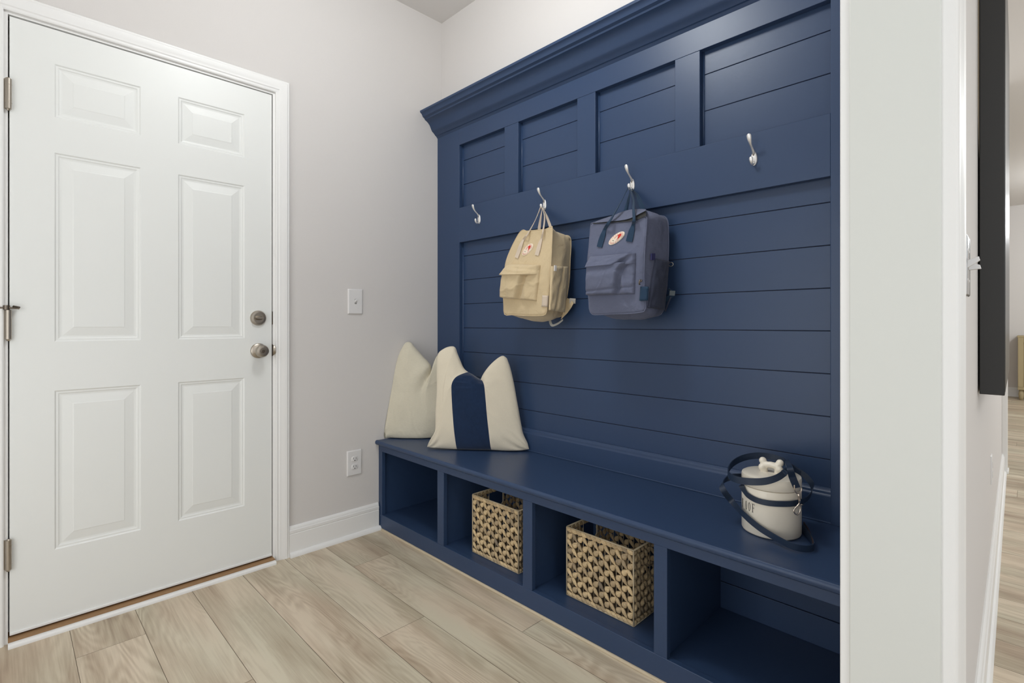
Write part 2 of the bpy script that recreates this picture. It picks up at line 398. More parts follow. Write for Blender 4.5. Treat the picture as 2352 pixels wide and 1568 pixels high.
# strike plates on the jamb
b = MB(); b.box(DX1+.001, DX1+.004, -.001, .03, 1.048, 1.105); b.build('strike_plate', 'nickel_dark', door)
b = MB(); b.box(DX1+.0015, DX1+.004, -.001, .03, .908, .960)
st = MB(); st.loops([[(DX1+.0035, -.0005, .910), (DX1+.0035, -.0005, .958)], [(DX1+.008, -.0035, .914), (DX1+.008, -.0035, .955)], [(DX1+.0115, -.0125, .922), (DX1+.0115, -.0125, .947)]], False)
b.v += []; b.build('strike_plate', 'nickel_dark', door)
o = st.build('latch_lip', 'nickel', door, smooth=True); md = o.modifiers.new('s', 'SOLIDIFY'); md.thickness = .002
# threshold
b = MB(); b.loops([[(x, -.024, .0), (x, -.044, 0), (x, -.0445, .008), (x, -.042, .0115), (x, -.037, .0138), (x, -.028, .0142), (x, .0, .0142), (x, .0, 0)] for x in (DX0-.004, DX1+.004)], True, True, True)
struct(b.build('trim_3', 'trim', smooth=True, angle=40))
box('wood_strip', 'thresh', DX0-.004, DX1+.004, -.027, .07, .0145, .0195, None)
D.objects['wood_strip'].parent = D.objects['trim_3']
# baseboard on the back wall, between casing and bench, with shoe moulding
BB = [(0, 0), (.0145, 0), (.0145, .098), (.0125, .1015), (.0145, .104), (.0148, .116), (.012, .120), (.012, .1225), (.0085, .1305), (.004, .1345), (0, .1345)]
b = MB()
x0, x1 = -.851, -.4
b.loops([[(x, -a, h) for a, h in BB] for x in (x0, x1)], True, True, True)
b.loops([[(x, -.0145-a, h) for a, h in ((0, 0), (.017, 0), (.0165, .006), (.013, .013), (.007, .018), (0, .0195))] for x in (x0, x1+.045)], True, True, True)
struct(b.build('baseboard_back', 'trim', smooth=True, angle=25))
b = MB(); b.loops([[(x, -a, h) for a, h in BB] for x in (-2.75, DX0-.071)], True, True, True); struct(b.build('baseboard_left', 'trim', smooth=True, angle=25))

# ---- cased opening: jamb liner and casings on both sides
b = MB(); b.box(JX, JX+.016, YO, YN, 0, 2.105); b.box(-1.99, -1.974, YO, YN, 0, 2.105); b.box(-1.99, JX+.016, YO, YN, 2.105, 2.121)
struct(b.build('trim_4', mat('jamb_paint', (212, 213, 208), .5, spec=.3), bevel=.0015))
C2 = [(0, 0), (0, .0155), (.003, .0175), (.010, .0165), (.014, .0185), (.03, .019), (.036, .022), (.052, .023), (.057, .02), (.057, 0)]
b = MB()   # hall side
sweep(b, [(-1.979, YO, 0), (-1.979, YO, 2.11), (JX+.005, YO, 2.11), (JX+.005, YO, 0)], C2, (0, -1, 0))
struct(b.build('trim_5', 'trim', smooth=True, angle=25))
b = MB()   # mudroom side
sweep(b, [(JX+.005, YN, 0), (JX+.005, YN, 2.11), (-1.979, YN, 2.11), (-1.979, YN, 0)], [(a, h*.82) for a, h in C2], (0, 1, 0))
struct(b.build('trim_6', 'trim', smooth=True, angle=25))
# hall baseboard, following the hall wall, and the casing at its far end
b = MB()
b.loops([[(x, yhall(x)-a, h) for a, h in BB] for x in (JX+.064, 3.24)], True, True, True)
b.loops([[(x, yhall(x)-.0145-a, h) for a, h in ((0, 0), (.012, 0), (.011, .008), (.006, .016), (0, .019))] for x in (JX+.064, 3.24)], True, True, True)
struct(b.build('baseboard_hall', 'trim', smooth=True, angle=25))
b = MB(); b.prism([(3.24, yhall(3.24)-.03), (3.35, yhall(3.35)-.03), (3.35, yhall(3.35)+.115), (3.325, yhall(3.3)+.115), (3.325, yhall(3.3)), (3.24, yhall(3.24))], 0, 2.35)
b.box(3.225, 3.36, yhall(3.3)-.036, yhall(3.3)-.02, 0, .02)
struct(b.build('trim_7', 'trim', bevel=.002))
b = MB(); b.loops([[(8.62-a, y, h*1.0) for a, h in BB] for y in (-7, 1.38)], True, True, True); struct(b.build('baseboard_far', 'trim', smooth=True, angle=25))

# ================================================================ LOCKER WALL UNIT
XF, XS = -.022, .002          # face frame, shiplap face
YE = YN + .002                # near end of the unit
wp = thing('wall_paneling', 'tall navy blue shiplap wall panel with crown moulding and hook rail above the bench', 'wall paneling')
# shiplap boards
b = MB(); g0 = .642; z = g0 - .129*2
while z < 2.06:
    z0 = max(z, .40)
    b.box(XS, XW-.0005, YE, -.001, z0 + .0013, z + .129 - .0013); z += .129
b.build('shiplap', 'blue', wp, bevel=.0008)
box('shiplap_backing', 'bluegap', XW-.003, XW-.0007, YE+.001, -.002, .40, 2.10, wp)
box('stile', 'blue', XF, XS, -.197, -.001, .455, 2.10, wp, .0012)
box('stile', 'blue', XF, XS, YE, -1.942, .455, 2.10, wp, .0012)
for ya, yb in ((-.642, -.547), (-1.091, -.996), (-1.540, -1.446)):
    box('stile', 'blue', XF+.0006, XS, ya, yb, 1.675, 2.013, wp, .0012)
box('top_rail', 'blue', XF, XS, -1.942, -.197, 2.013, 2.10, wp, .0012)
box('hook_rail', 'blue', XF, XS, -1.942, -.197, 1.488, 1.675, wp, .0012)
# quarter bead inside the frames
for ya, yb in ((-.547, -.197), (-.996, -.642), (-1.446, -1.091), (-1.942, -1.540)):
    for y, r in ((yb-.003, .0045), (ya+.002, .003)):
        b = MB(); b.tube([(XS, y, 1.675), (XS, y, 2.013)], r, 8); b.build('bead_trim', 'blue', wp, smooth=True)
for y, r in ((-.200, .0045), (-1.939, .003)):
    b = MB(); b.tube([(XS, y, .56), (XS, y, 1.488)], r, 8); b.build('bead_trim', 'blue', wp, smooth=True)
# crown
CR = [(-.020, 2.096), (-.024, 2.099), (-.027, 2.103), (-.031, 2.107), (-.036, 2.109), (-.040, 2.113), (-.050, 2.122), (-.058, 2.127), (-.061, 2.131), (-.066, 2.139), (-.076, 2.158), (-.088, 2.170), (-.098, 2.176), (-.108, 2.180), (-.111, 2.186), (-.118, 2.190), (-.122, 2.192), (-.1245, 2.198), (-.129, 2.205), (-.134, 2.209), (-.139, 2.212), (-.141, 2.221), (-.006, 2.221), (XW-.001, 2.221), (XW-.001, 2.096)]
b = MB(); b.loops([[(x, y, z) for x, z in CR] for y in (-.001, YE)], True, True, True)
b.build('crown_moulding', 'blue', wp, smooth=True, angle=22)
b = MB()   # base board above the seat with its stepped cap
b.loops([[(x, y, z) for x, z in ((XS, .455), (-.016, .455), (-.016, .535), (-.0145, .538), (-.012, .541), (-.011, .548), (-.007, .553), (-.005, .558), (XS, .558))] for y in (-.197, -1.942)], True, True, True)
b.tube([(-.0155, -.197, .4575), (-.0155, -1.942, .4575)], .003, 8)
b.build('seat_back_rail', 'blue', wp, smooth=True, angle=25)

# ================================================================ BENCH
bn = thing('storage_bench', 'long navy blue built in storage bench with four open cubbies', 'bench')
XB = -.395
st_y = [(-.002, -.034), (-.505, -.551), (-1.034, -1.081), (-1.574, -1.617), (-2.105, YE)]
b = MB(); b.box(-.405, XW-.002, YE, -.001, .432, .455); b.build('bench_top', 'blue', bn, bevel=.006, )
D.objects['bench_top'].modifiers[0].segments = 4
b = MB(); b.loops([[(x, y, z) for x, z in ((-.40, .4325), (-.409, .4335), (-.4135, .438), (-.4145, .4445), (-.4135, .450), (-.409, .4545), (-.40, .4552))] for y in (.0-.001, YE)], True, True, True)
b.build('top_nosing', 'blue', bn, smooth=True, angle=40)
box('top_rail', 'blue', XB, XB+.02, YE, -.002, .399, .4335, bn, .0012)
box('bottom_rail', 'blue', XB, XB+.02, YE, -.002, .009, .0765, bn, .0012)
for ya, yb in st_y:
    box('stile', 'blue', XB+.0004, XB+.02, ya, yb, .0765, .399, bn, .0012)
for ya, yb in st_y[1:4]:
    yc = (ya+yb)/2; box('divider', 'blue', XB+.019, XW-.004, ya-.006 if 0 else yc-.012, yc+.012, .074, .432, bn)
box('side_panel', 'blue', XB+.019, XW-.004, -.020, -.002, .074, .432, bn)
box('side_panel', 'blue', XB+.019, XW-.004, YE, -2.135, .074, .432, bn)
box('cubby_floor', 'blue', XB+.019, XW-.004, YE, -.002, .055, .0735, bn)
b = MB()
for z0, z1 in ((.0735, .163), (.166, .292), (.295, .432)): b.box(-.006, XW-.004, YE, -.002, z0, z1)
b.build('back_boards', 'blue', bn, bevel=.001)
box('shoe_strip', 'cream', -.4005, XB+.004, YE, -.034, .0004, .0085, bn, .0012)

# ================================================================ COAT HOOKS
def make_hook(label):
    t = thing('coat_hook', label, 'hook', 'double prong coat hooks on the navy rail')
    b = MB()   # leaf shaped plate, local: x = out from wall (negative), z up, origin on the rail face
    n = 24; rings = []
    for h, s in ((0, 1.0), (.0025, 1.0), (.0045, .86), (.0055, .55)):
        rings.append([(-h, .0105*s*sin(a)*(1 - .18*cos(a)), .0235*s*cos(a)*(1.0)) for a in [2*pi*k/n for k in range(n)]])
    b.loops(rings, True, True, True); b.build('backplate', 'hook', t, smooth=True, angle=50)
    for z in (.010, -.012):
        b = MB(); b.lathe((-.005, 0, z), (-1, 0, 0), [(0, 0), (.0026, 0), (.0026, .0012), (.0016, .002), (0, .002)], 12)
        b.build('screw', 'nickel_dark', t, smooth=True, angle=40)
    def flat(pts):      # tapering prong: (x, z, half width, half thickness)
        m = MB(); R = []
        for i, (x, z, w, th) in enumerate(pts):
            q0 = pts[max(i-1, 0)]; q1 = pts[min(i+1, len(pts)-1)]
            tx, tz = q1[0]-q0[0], q1[1]-q0[1]; l = math.hypot(tx, tz); nx, nz = -tz/l, tx/l
            R.append([(x + nx*th*sin(a), w*cos(a), z + nz*th*sin(a)) for a in [2*pi*k/14 for k in range(14)]])
        m.loops(R, True, True, True); return m
    flat([(-.003, .012, .0055, .003), (-.010, .024, .004, .0026), (-.021, .032, .0034, .0024), (-.031, .040, .004, .0026), (-.038, .049, .006, .003), (-.0425, .058, .0075, .0036), (-.0445, .064, .0075, .0038), (-.0455, .0675, .0055, .0034), (-.046, .0695, .002, .0015)]).build('upper_prong', 'hook', t, smooth=True)
    flat([(-.003, -.010, .0055, .003), (-.007, -.0185, .0046, .003), (-.013, -.0225, .0042, .0028), (-.019, -.0215, .004, .0028), (-.0235, -.0165, .0048, .003), (-.0262, -.009, .0062, .0036), (-.0268, -.0045, .006, .0038), (-.0268, -.0015, .0045, .003), (-.0266, .0005, .0015, .0012)]).build('lower_prong', 'hook', t, smooth=True)
    return t
def copy_thing(src, label, loc):
    r = src.copy(); COL.objects.link(r); r['label'] = label; r.location = loc
    for ch in list(src.children):
        c = ch.copy(); COL.objects.link(c); c.parent = r
        for g in ch.children:
            d = g.copy(); COL.objects.link(d); d.parent = c
    return r
HZ = 1.590; HY = [-.3605, -.812, -1.2685, -1.7245]
h1 = make_hook('empty silver double hook nearest the left end of the navy rail')
h1.location = (XF, HY[0], HZ)
copy_thing(h1, 'silver double hook holding the beige backpack', (XF, HY[1], HZ))
copy_thing(h1, 'silver double hook holding the slate blue backpack', (XF, HY[2], HZ+.002))
copy_thing(h1, 'empty silver double hook right of the slate blue backpack', (XF, HY[3], HZ))

# ================================================================ WALL PLATES
def rplate(b, w, h, t, r=.003):
    """bevelled plate in local coords facing -y"""
    b.loops([[(x*a, -d, z*c) for x, z in ((-1, -1), (1, -1), (1, 1), (-1, 1))] for a, c, d in ((w/2, h/2, 0), (w/2, h/2, t*.35), (w/2-.0035, h/2-.0035, t))], True, True, True)
sw = thing('light_switch', 'white single toggle light switch plate on the grey wall beside the door', 'light switch')
b = MB(); rplate(b, .078, .124, .0075); b.build('cover_plate', 'plate', sw, bevel=.0012)
b = MB(); b.box(-.0055, .0055, -.0078, -.006, -.0125, .0125); b.build('toggle_slot', mat('slot_grey', (150, 150, 146), .5), sw)
b = MB(); b.loops([[(x, y, z) for x, z, y in ((-.0045, -.006, -.007), (.0045, -.006, -.007), (.0045, .007, -.007), (-.0045, .007, -.007))], [(x, y, z) for x, z, y in ((-.0035, .005, -.018), (.0035, .005, -.018), (.0035, .011, -.016), (-.0035, .011, -.016))]], True, True, True)
b.build('toggle', 'plate', sw, bevel=.001)
for z in (-.030, .030):
    b = MB(); b.lathe((0, -.0074, z), (0, -1, 0), [(0, 0), (.003, 0), (.0025, .0008), (0, .0008)], 12); b.build('screw', 'plate', sw)
sw.location = (-.5255, 0, 1.161)
ou = thing('power_outlet', 'white duplex power outlet low on the grey wall above the baseboard', 'outlet')
b = MB(); rplate(b, .078, .124, .007); b.build('cover_plate', 'plate', ou, bevel=.0012)
for zc in (.0195, -.0195):
    b = MB(); n = 28
    def oc(a, s): return (.0172*s*max(-1, min(1, 1.12*cos(a))), .0145*s*max(-.92, min(.92, 1.05*sin(a))))
    b.loops([[(oc(2*pi*k/n, s)[0], -d, zc+oc(2*pi*k/n, s)[1]) for k in range(n)] for s, d in ((1, .006), (1, .0082), (.93, .009))], True, False, True)
    f = b.build('receptacle', 'plate', ou, bevel=.0004)
    b = MB(); b.box(-.0075, -.0055, -.0093, -.0088, zc-.001, zc+.0075); b.box(.0055, .0075, -.0093, -.0088, zc, zc+.0065)
    b.lathe((0, -.0088, zc-.007), (0, -1, 0), [(0, 0), (.0026, 0), (.0026, .0006), (0, .0006)], 12)
    b.build('slots', 'dark', f)
b = MB(); b.lathe((0, -.0069, 0), (0, -1, 0), [(0, 0), (.0028, 0), (.0024, .0008), (0, .0008)], 12); b.build('screw', 'plate', ou)
ou.location = (-.5305, 0, .363)
# two gang toggle plate on the hall wall
s2 = thing('double_light_switch', 'glossy double toggle light switch plate on the hall wall past the doorway trim', 'light switch')
gx = -.375
b = MB(); b.loops([[(x*a, -d, z*c) for x, z in ((-1, -1), (1, -1), (1, 1), (-1, 1))] for a, c, d in ((.059, .061, 0), (.059, .061, .0055), (.056, .058, .0075))], True, True, True)
b.build('cover_plate', mat('plate_reflection', (176, 176, 176), .18, metal=.85), s2, bevel=.0012)  # grey metal on the white plate puts its dark reflection into the colour
b = MB(); b.box(-.0592, -.0575, -.0076, 0, -.061, .061); b.build('plate_edge', 'plate', s2, bevel=.001)
for i, (xx, up) in enumerate(((-.023, 1), (.023, 0))):
    b = MB(); zz = .009 if up else -.004
    b.loops([[(xx-.005, -.006, -.008), (xx+.005, -.006, -.008), (xx+.005, -.006, .008), (xx-.005, -.006, .008)],
             [(xx-.004, -.026, zz-.002), (xx+.004, -.026, zz-.002), (xx+.004, -.024, zz+.006), (xx-.004, -.024, zz+.006)]], True, True, True)
    b.build('toggle', 'plate', s2, bevel=.001)
    for z in (-.030, .030):
        b = MB(); b.lathe((xx, -.0074, z), (0, -1, 0), [(0, 0), (.0032, 0), (.0026, .001), (0, .001)], 12); b.build('screw', 'plate', s2)
s2.location = (gx, yhall(gx)+.0003, 1.168); s2.rotation_euler.z = math.atan(SK)
# hall outlet
o2 = thing('power_outlet', 'small white power outlet low on the hall wall beneath the television', 'outlet')
b = MB(); rplate(b, .072, .114, .006); b.build('cover_plate', 'plate', o2, bevel=.001)
b = MB()
for zc in (.0195, -.0195): b.box(-.014, .014, -.0075, -.0055, zc-.013, zc+.013)
b.build('receptacle', 'plate', o2, bevel=.001)
o2.location = (1.12, yhall(1.12)+.0003, .455); o2.rotation_euler.z = math.atan(SK)
# black panel mounted on the hall wall
pn = thing('television', 'large black wall mounted television on the hall wall, seen edge on', 'television')
px0 = .141; yw = yhall(px0)
b = MB(); b.prism([(px0, CAM.y+.02465*1.9), (px0+1.0, CAM.y+.02465*1.9+.0120), (px0+1.0, CAM.y+.0512*1.9+.0120), (px0, CAM.y+.0512*1.9)], .858, 2.15)
b.build('body', 'black', pn, bevel=.002)
b = MB(); b.prism([(px0+.008, CAM.y+.02465*1.9-.0008), (px0+.992, CAM.y+.02465*1.9+.0111), (px0+.992, CAM.y+.02465*1.9+.0148), (px0+.008, CAM.y+.02465*1.9+.003)], .868, 2.14)
b.build('screen', mat('screen_glass', (12, 12, 13), .3, spec=.5), pn)
b = MB(); b.add([(px0+.001, CAM.y+.0512*1.9+.0005, 1.5), (px0+.001, yhall(px0)+.002, 1.75), (px0+.001, yhall(px0)+.002, 2.14), (px0+.001, CAM.y+.0512*1.9+.0005, 2.14),
                 (px0+.3, CAM.y+.0512*1.9+.003, 1.5), (px0+.3, yhall(px0+.3), 1.75), (px0+.3, yhall(px0+.3), 2.14), (px0+.3, CAM.y+.0512*1.9+.003, 2.14)],
                [(0, 1, 2, 3), (4, 7, 6, 5), (0, 3, 7, 4), (1, 5, 6, 2), (0, 4, 5, 1), (3, 2, 6, 7)])
b.build('mount', 'brownmetal', pn)
# console cabinet in the far room
cb = thing('console_cabinet', 'pale limed wood cabinet on short feet against the far grey wall', 'cabinet')
cy1 = -2.245; cy0 = -3.35; cxb = 8.60; cxf = 8.20
b = MB(); b.box(cxf, cxb, cy0, cy1, .17, .86); b.build('body', 'cabwood_in', cb, bevel=.004)
b = MB(); b.box(cxf-.012, cxb, cy0-.012, cy1+.012, .86, .888); b.box(cxf-.012, cxb, cy0-.006, cy1+.006, .14, .18)
b.box(cxf-.014, cxf-.0005, cy1-.05, cy1+.004, .18, .86); b.box(cxf-.014, cxf-.0005, cy0-.004, cy0+.05, .18, .86); b.box(cxf-.0135, cxf-.0005, cy0+.05, cy1-.05, .79, .86); b.build('face_frame', 'cabwood', cb, bevel=.004)
for k in range(2):
    ya = cy1-.055-k*.5; b = MB(); b.box(cxf-.012, cxf-.001, ya-.47, ya-.03, .2, .77); dd = b.build('door', 'cabwood', cb, bevel=.004)
    b = MB(); b.lathe((cxf-.012, ya-.44+k*.38, .5), (-1, 0, 0), [(0, 0), (.006, 0), (.006, .01), (.014, .018), (.012, .026), (0, .03)], 16); b.build('knob', 'nickel', dd, smooth=True)
for yy in (cy1-.03, cy0+.03):
    for xx in (cxf+.03, cxb-.04):
        b = MB(); b.tube([(xx, yy, 0), (xx, yy, .03), (xx, yy, .08), (xx, yy, .142)], [.016, .024, .03, .02], 14); b.build('leg', 'cabwood', cb, smooth=True)

# ================================================================ BASKETS
def wall_weave(b, o, du, w, h, nrm, cols, rows, hole=None, rnd=random):
    """o: lower corner, du: unit along width, nrm: outward; zigzag rows of swollen petals on wires"""
    o = Vector(o); du = Vector(du); nrm = Vector(nrm); up = Vector((0, 0, 1))
    z0, z1 = .017, h-.021
    cw = w/cols; rh = (z1-z0)/rows
    def petal(p, q, fat, skew):
        ax = (q-p); L = ax.length; ax.normalize(); sd = ax.cross(nrm).normalized(); b.cur = min(1, max(0, rnd.gauss(.55, .25)))
        R = []
        for k in range(8):
            t = k/7; tt = t**skew; r = max(.0012, fat*sin(pi*tt)**.75)
            c = p + ax*L*t + nrm*(.0015 + .002*sin(pi*t))
            R.append([c + sd*r*cos(a) + nrm*r*.62*sin(a) for a in [2*pi*i/8 for i in range(8)]])
        b.loops(R, True, True, True)
    for r in range(rows):
        for c in range(cols):
            if hole and hole[0] <= c < hole[1] and r >= rows-hole[2]: continue
            u0 = c*cw; u1 = u0+cw; za = z0+r*rh; zb = za+rh
            j = lambda: rnd.uniform(-.0012, .0012)
            if (c + r) % 2 == 0:   # falls to the right, slim
                petal(o + du*(u0+cw*.02+j()) + up*(zb+.0015), o + du*(u1+.001+j()) + up*(za-.002+j()), .0080*cw/.0234, .62)
            else:                  # rises to the right, round
                petal(o + du*(u1+.001+j()) + up*(zb+.001), o + du*(u0+cw*.12+j()) + up*(za+.004+j()), .0112*cw/.0234, 1.45)
    # twisted rim and foot braids
    nb = int(w/.0205)
    for zc, fat in ((h-.012, .0085), (.0095, .0082)):
        for k in range(nb):
            u = (k+.5)*w/nb; c = o + du*u + up*zc
            if hole and zc > .1 and hole[0]*cw < u < hole[1]*cw: pass
            petal(c - du*.0145 + up*.0052, c + du*.0145 - up*.0052, fat, 1.0)
def make_basket(label):
    t = thing('wicker_basket', label, 'basket', 'woven baskets in the bench cubbies')
    W = .281; Dp = .27; Hh = .249; rnd = random.Random(5)
    ins = .007
    # local: front face at x=0 looking to -x, y from 0 to -W, x back to Dp
    for nm, o, du, w, nrm, cols, hole in (('woven_side', (ins, -.004, 0), (0, -1, 0), W-.008, (-1, 0, 0), 12, None),
                                    ('woven_side', (Dp-ins, -.004, 0), (0, -1, 0), W-.008, (1, 0, 0), 12, None),
                                    ('woven_side', (.004, -ins, 0), (1, 0, 0), Dp-.008, (0, 1, 0), 12, (4, 8, 3)),
                                    ('woven_side', (.004, -W+ins, 0), (1, 0, 0), Dp-.008, (0, -1, 0), 12, (4, 8, 3))):
        b = MB(); wall_weave(b, o, du, w, Hh, nrm, cols, 8, hole, rnd); b.build(nm, 'hyacinth', t, smooth=True, attr='var')
    b = MB(); r = .0028
    c = [(r, -r), (r, -W+r), (Dp-r, -W+r), (Dp-r, -r)]
    for z in (r, Hh-r):
        for i in range(4): b.tube([(*c[i], z), (*c[(i+1) % 4], z)], r, 8)
    for x, y in c: b.tube([(x, y, 0.003), (x, y, Hh-.003)], r, 8)
    for k in range(1, 12):
        y = -.004-(W-.008)*k/12
        for x in (ins+.002, Dp-ins-.002): b.tube([(x, y, .003), (x, y, Hh-.004)], .0011, 6)
        x = .004+(Dp-.008)*k/12
        for y in (-ins-.002, -W+ins+.002):
            if k in (5, 6, 7): b.tube([(x, y, .003), (x, y, Hh-.085)], .0011, 6)
            else: b.tube([(x, y, .003), (x, y, Hh-.004)], .0011, 6)
    for y in (-ins, -W+ins):    # hand hole edging
        xa, xb = .004+(Dp-.008)*4/12, .004+(Dp-.008)*8/12
        b.tube([(xa, y, Hh-.03), (xa, y, Hh-.075), (xa+.015, y, Hh-.088), (xb-.015, y, Hh-.088), (xb, y, Hh-.075), (xb, y, Hh-.03)], .0028, 8)
    b.build('wire_frame', 'wire', t, smooth=True)
    b = MB(); b.box(.006, Dp-.006, -W+.006, -.006, .002, .006); b.build('base', 'hyacinth', t)
    return t
bk = make_basket('woven seagrass basket in the second cubby from the left')
bk.location = (-.338, -.675, .0737)
copy_thing(bk, 'woven seagrass basket in the third cubby from the left', (-.323, -1.181, .0737))

# ================================================================ PILLOWS
def coons(bot, top, left, right, u, v):
    def ev(c, t):
        n = len(c)-1; x = t*n; i = min(int(x), n-1); f = x-i
        g = lambda k: Vector(c[max(0, min(n, k))])
        a, b_, c_, d = g(i-1), g(i), g(i+1), g(i+2)
        return .5*((2*b_) + (c_-a)*f + (2*a-5*b_+4*c_-d)*f*f + (3*b_-a-3*c_+d)*f**3)
    P00, P10, P01, P11 = Vector(bot[0]), Vector(bot[-1]), Vector(top[0]), Vector(top[-1])
    return (1-v)*ev(bot, u) + v*ev(top, u) + (1-u)*ev(left, v) + u*ev(right, v) - ((1-u)*(1-v)*P00 + u*(1-v)*P10 + (1-u)*v*P01 + u*v*P11)
def pillow_mesh(p0, n, panels, thick, fold, nv=60, seed=0, zmin=.4585):
    """panels: (u0, u1, bottom, top, left, right) survey outlines side by side on the plane through p0 with normal n; returns one MB per panel"""
    n = Vector(n).normalized(); P = lambda c: [onplane(p0, n, *q) for q in c]
    out = []
    for (U0, U1, bot, top, left, right) in panels:
        B, T, L_, R_ = P(bot), P(top), P(left), P(right); nu = max(10, int(60*(U1-U0)))
        fr = []; bk_ = []
        for j in range(nv+1):
            for i in range(nu+1):
                ul, v = i/nu, j/nv; u = U0+(U1-U0)*ul
                c = coons(B, T, L_, R_, ul, v)
                e = max(0, (1-(2*u-1)**2))**.5 * max(0, (1-(2*v-1)**4))**.5
                e *= (1 - .22*v)
                w = noise.noise(Vector((u*3+seed, v*3, seed)))*.12 + noise.noise(Vector((u*9+seed, v*6, 3)))*.05
                rg = 1-abs(noise.noise(Vector((u*5+v*2.5+seed, v*4-u*2, seed+9))))*2; w += max(0, rg-.75)*.18
                t = thick*max(0, e*(1+w))
                for fx, sl, fw, fl, dp in fold:
                    d = u-fx-(1-v)*sl; cr = math.exp(-(d/(fw*(.45+1.1*v)))**2) * max(0, (v-fl)/(1-fl))**.9
                    t -= thick*e*cr*dp; t += thick*e*math.exp(-((abs(d)-fw*2.2)/(fw*1.5))**2)*max(0, (v-fl)/(1-fl))*.28*dp
                wr = 0
                for (cu, cv) in ((0, 0), (1, 0)):
                    rr = math.hypot(u-cu, v-cv); an = math.atan2(v-cv, abs(u-cu)+1e-6)
                    wr += sin(an*12+seed)*math.exp(-(rr/.20)**2)*.0055*min(1, rr*10)
                f = c + n*(max(0, t)+wr*min(1, e*3)); k = c - n*(max(0, t)*.7)
                fr.append(f); bk_.append(k)
        b = MB(); W1 = nu+1; N0 = W1*(nv+1); fs = []
        for j in range(nv):
            for i in range(nu):
                a = j*W1+i; fs.append((a, a+1, a+1+W1, a+W1)); fs.append((N0+a, N0+a+W1, N0+a+1+W1, N0+a+1))
        b.add(fr+bk_, fs); out.append(b)
    return out
def finish_pillow(o):
    me = o.data; bm = bmesh.new(); bm.from_mesh(me); bmesh.ops.remove_doubles(bm, verts=bm.verts, dist=.0003); bmesh.ops.recalc_face_normals(bm, faces=bm.faces)
    for v in bm.verts:
        if v.co.z < .4585: v.co.z = .4585
        if v.co.x > XF-.003: v.co.x = XF-.003
        if v.co.y > -.004: v.co.y = -.004
    bm.to_mesh(me); bm.free()
    s = o.modifiers.new('sub', 'SUBSURF'); s.levels = 1; s.render_levels = 1
n1 = Vector((-.70, -.71, 0)); n1.normalize(); n1.z = .10
p1 = Vector((-.185, -.203, .457))+Vector((.035, .035, 0))
b, = pillow_mesh(p1, n1, [(0, 1, [(873, 1003), (905, 1010), (950, 1011), (1000, 1011), (1060, 1012)],
        [(926, 796), (931, 787), (939, 784), (946, 787), (952, 795), (968, 813), (982, 828), (990, 840), (992, 853), (996, 838), (1001, 822), (1008, 812), (1020, 806), (1040, 806), (1052, 830)],
        [(873, 1003), (876, 985), (885, 945), (896, 895), (905, 850), (914, 820), (926, 796)],
        [(1060, 1012), (1062, 960), (1060, 900), (1056, 860), (1052, 830)])], .056, [(.60, -.30, .045, .50, .75)], seed=2)
pl1 = b.build('throw_pillow', 'linen', smooth=True); finish_pillow(pl1)
tag(pl1, 'plain oatmeal linen throw pillow in the bench corner behind the striped one', 'pillow')
n2 = Vector((-.78, -.62, 0)); n2.normalize(); n2.z = .09
p2 = Vector((-.185, -.515, .457))
bl = [(1052, 1034), (1048, 990), (1044, 940), (1042, 895), (1043, 880), (1049, 868), (1060, 860), (1076, 854)]
br = [(1130, 1035), (1126, 990), (1122, 950), (1118, 905), (1116, 886), (1113, 878), (1109, 873), (1104, 872)]
bs = pillow_mesh(p2, n2, [
    (0, .33, [(980, 1026), (1000, 1030), (1020, 1032), (1052, 1034)], [(1003, 825), (1006, 811), (1014, 803), (1027, 796), (1040, 794), (1047, 798), (1050, 808), (1058, 828), (1066, 846), (1076, 854)],
        [(980, 1026), (986, 1016), (1000, 1004), (1002, 960), (1005, 910), (1004, 865), (1003, 825)], bl),
    (.33, .66, [(1052, 1034), (1090, 1035), (1130, 1035)], [(1076, 854), (1085, 859), (1095, 866), (1104, 872)], bl, br),
    (.66, 1, [(1130, 1035), (1160, 1037), (1190, 1036), (1217, 1031)], [(1104, 872), (1109, 861), (1117, 848), (1128, 835), (1140, 824), (1151, 817), (1158, 817), (1165, 823)], br,
        [(1217, 1031), (1213, 1018), (1203, 998), (1198, 975), (1190, 930), (1181, 880), (1173, 845), (1165, 823)])],
    .052, [(.62, .02, .04, .62, .65), (.34, -.05, .05, .78, .4)], seed=5)
pl2 = bs[0]; o_ = MB(); o_.add(bs[0].v, bs[0].f); o_.add(bs[2].v, bs[2].f)
pl2 = o_.build('throw_pillow', 'cotton', smooth=True); finish_pillow(pl2)
band = bs[1].build('navy_band', 'velvet', pl2, smooth=True); finish_pillow(band); band['label'] = 'dark navy velvet band'
tag(pl2, 'ivory throw pillow with a wide navy centre band, in front', 'pillow')

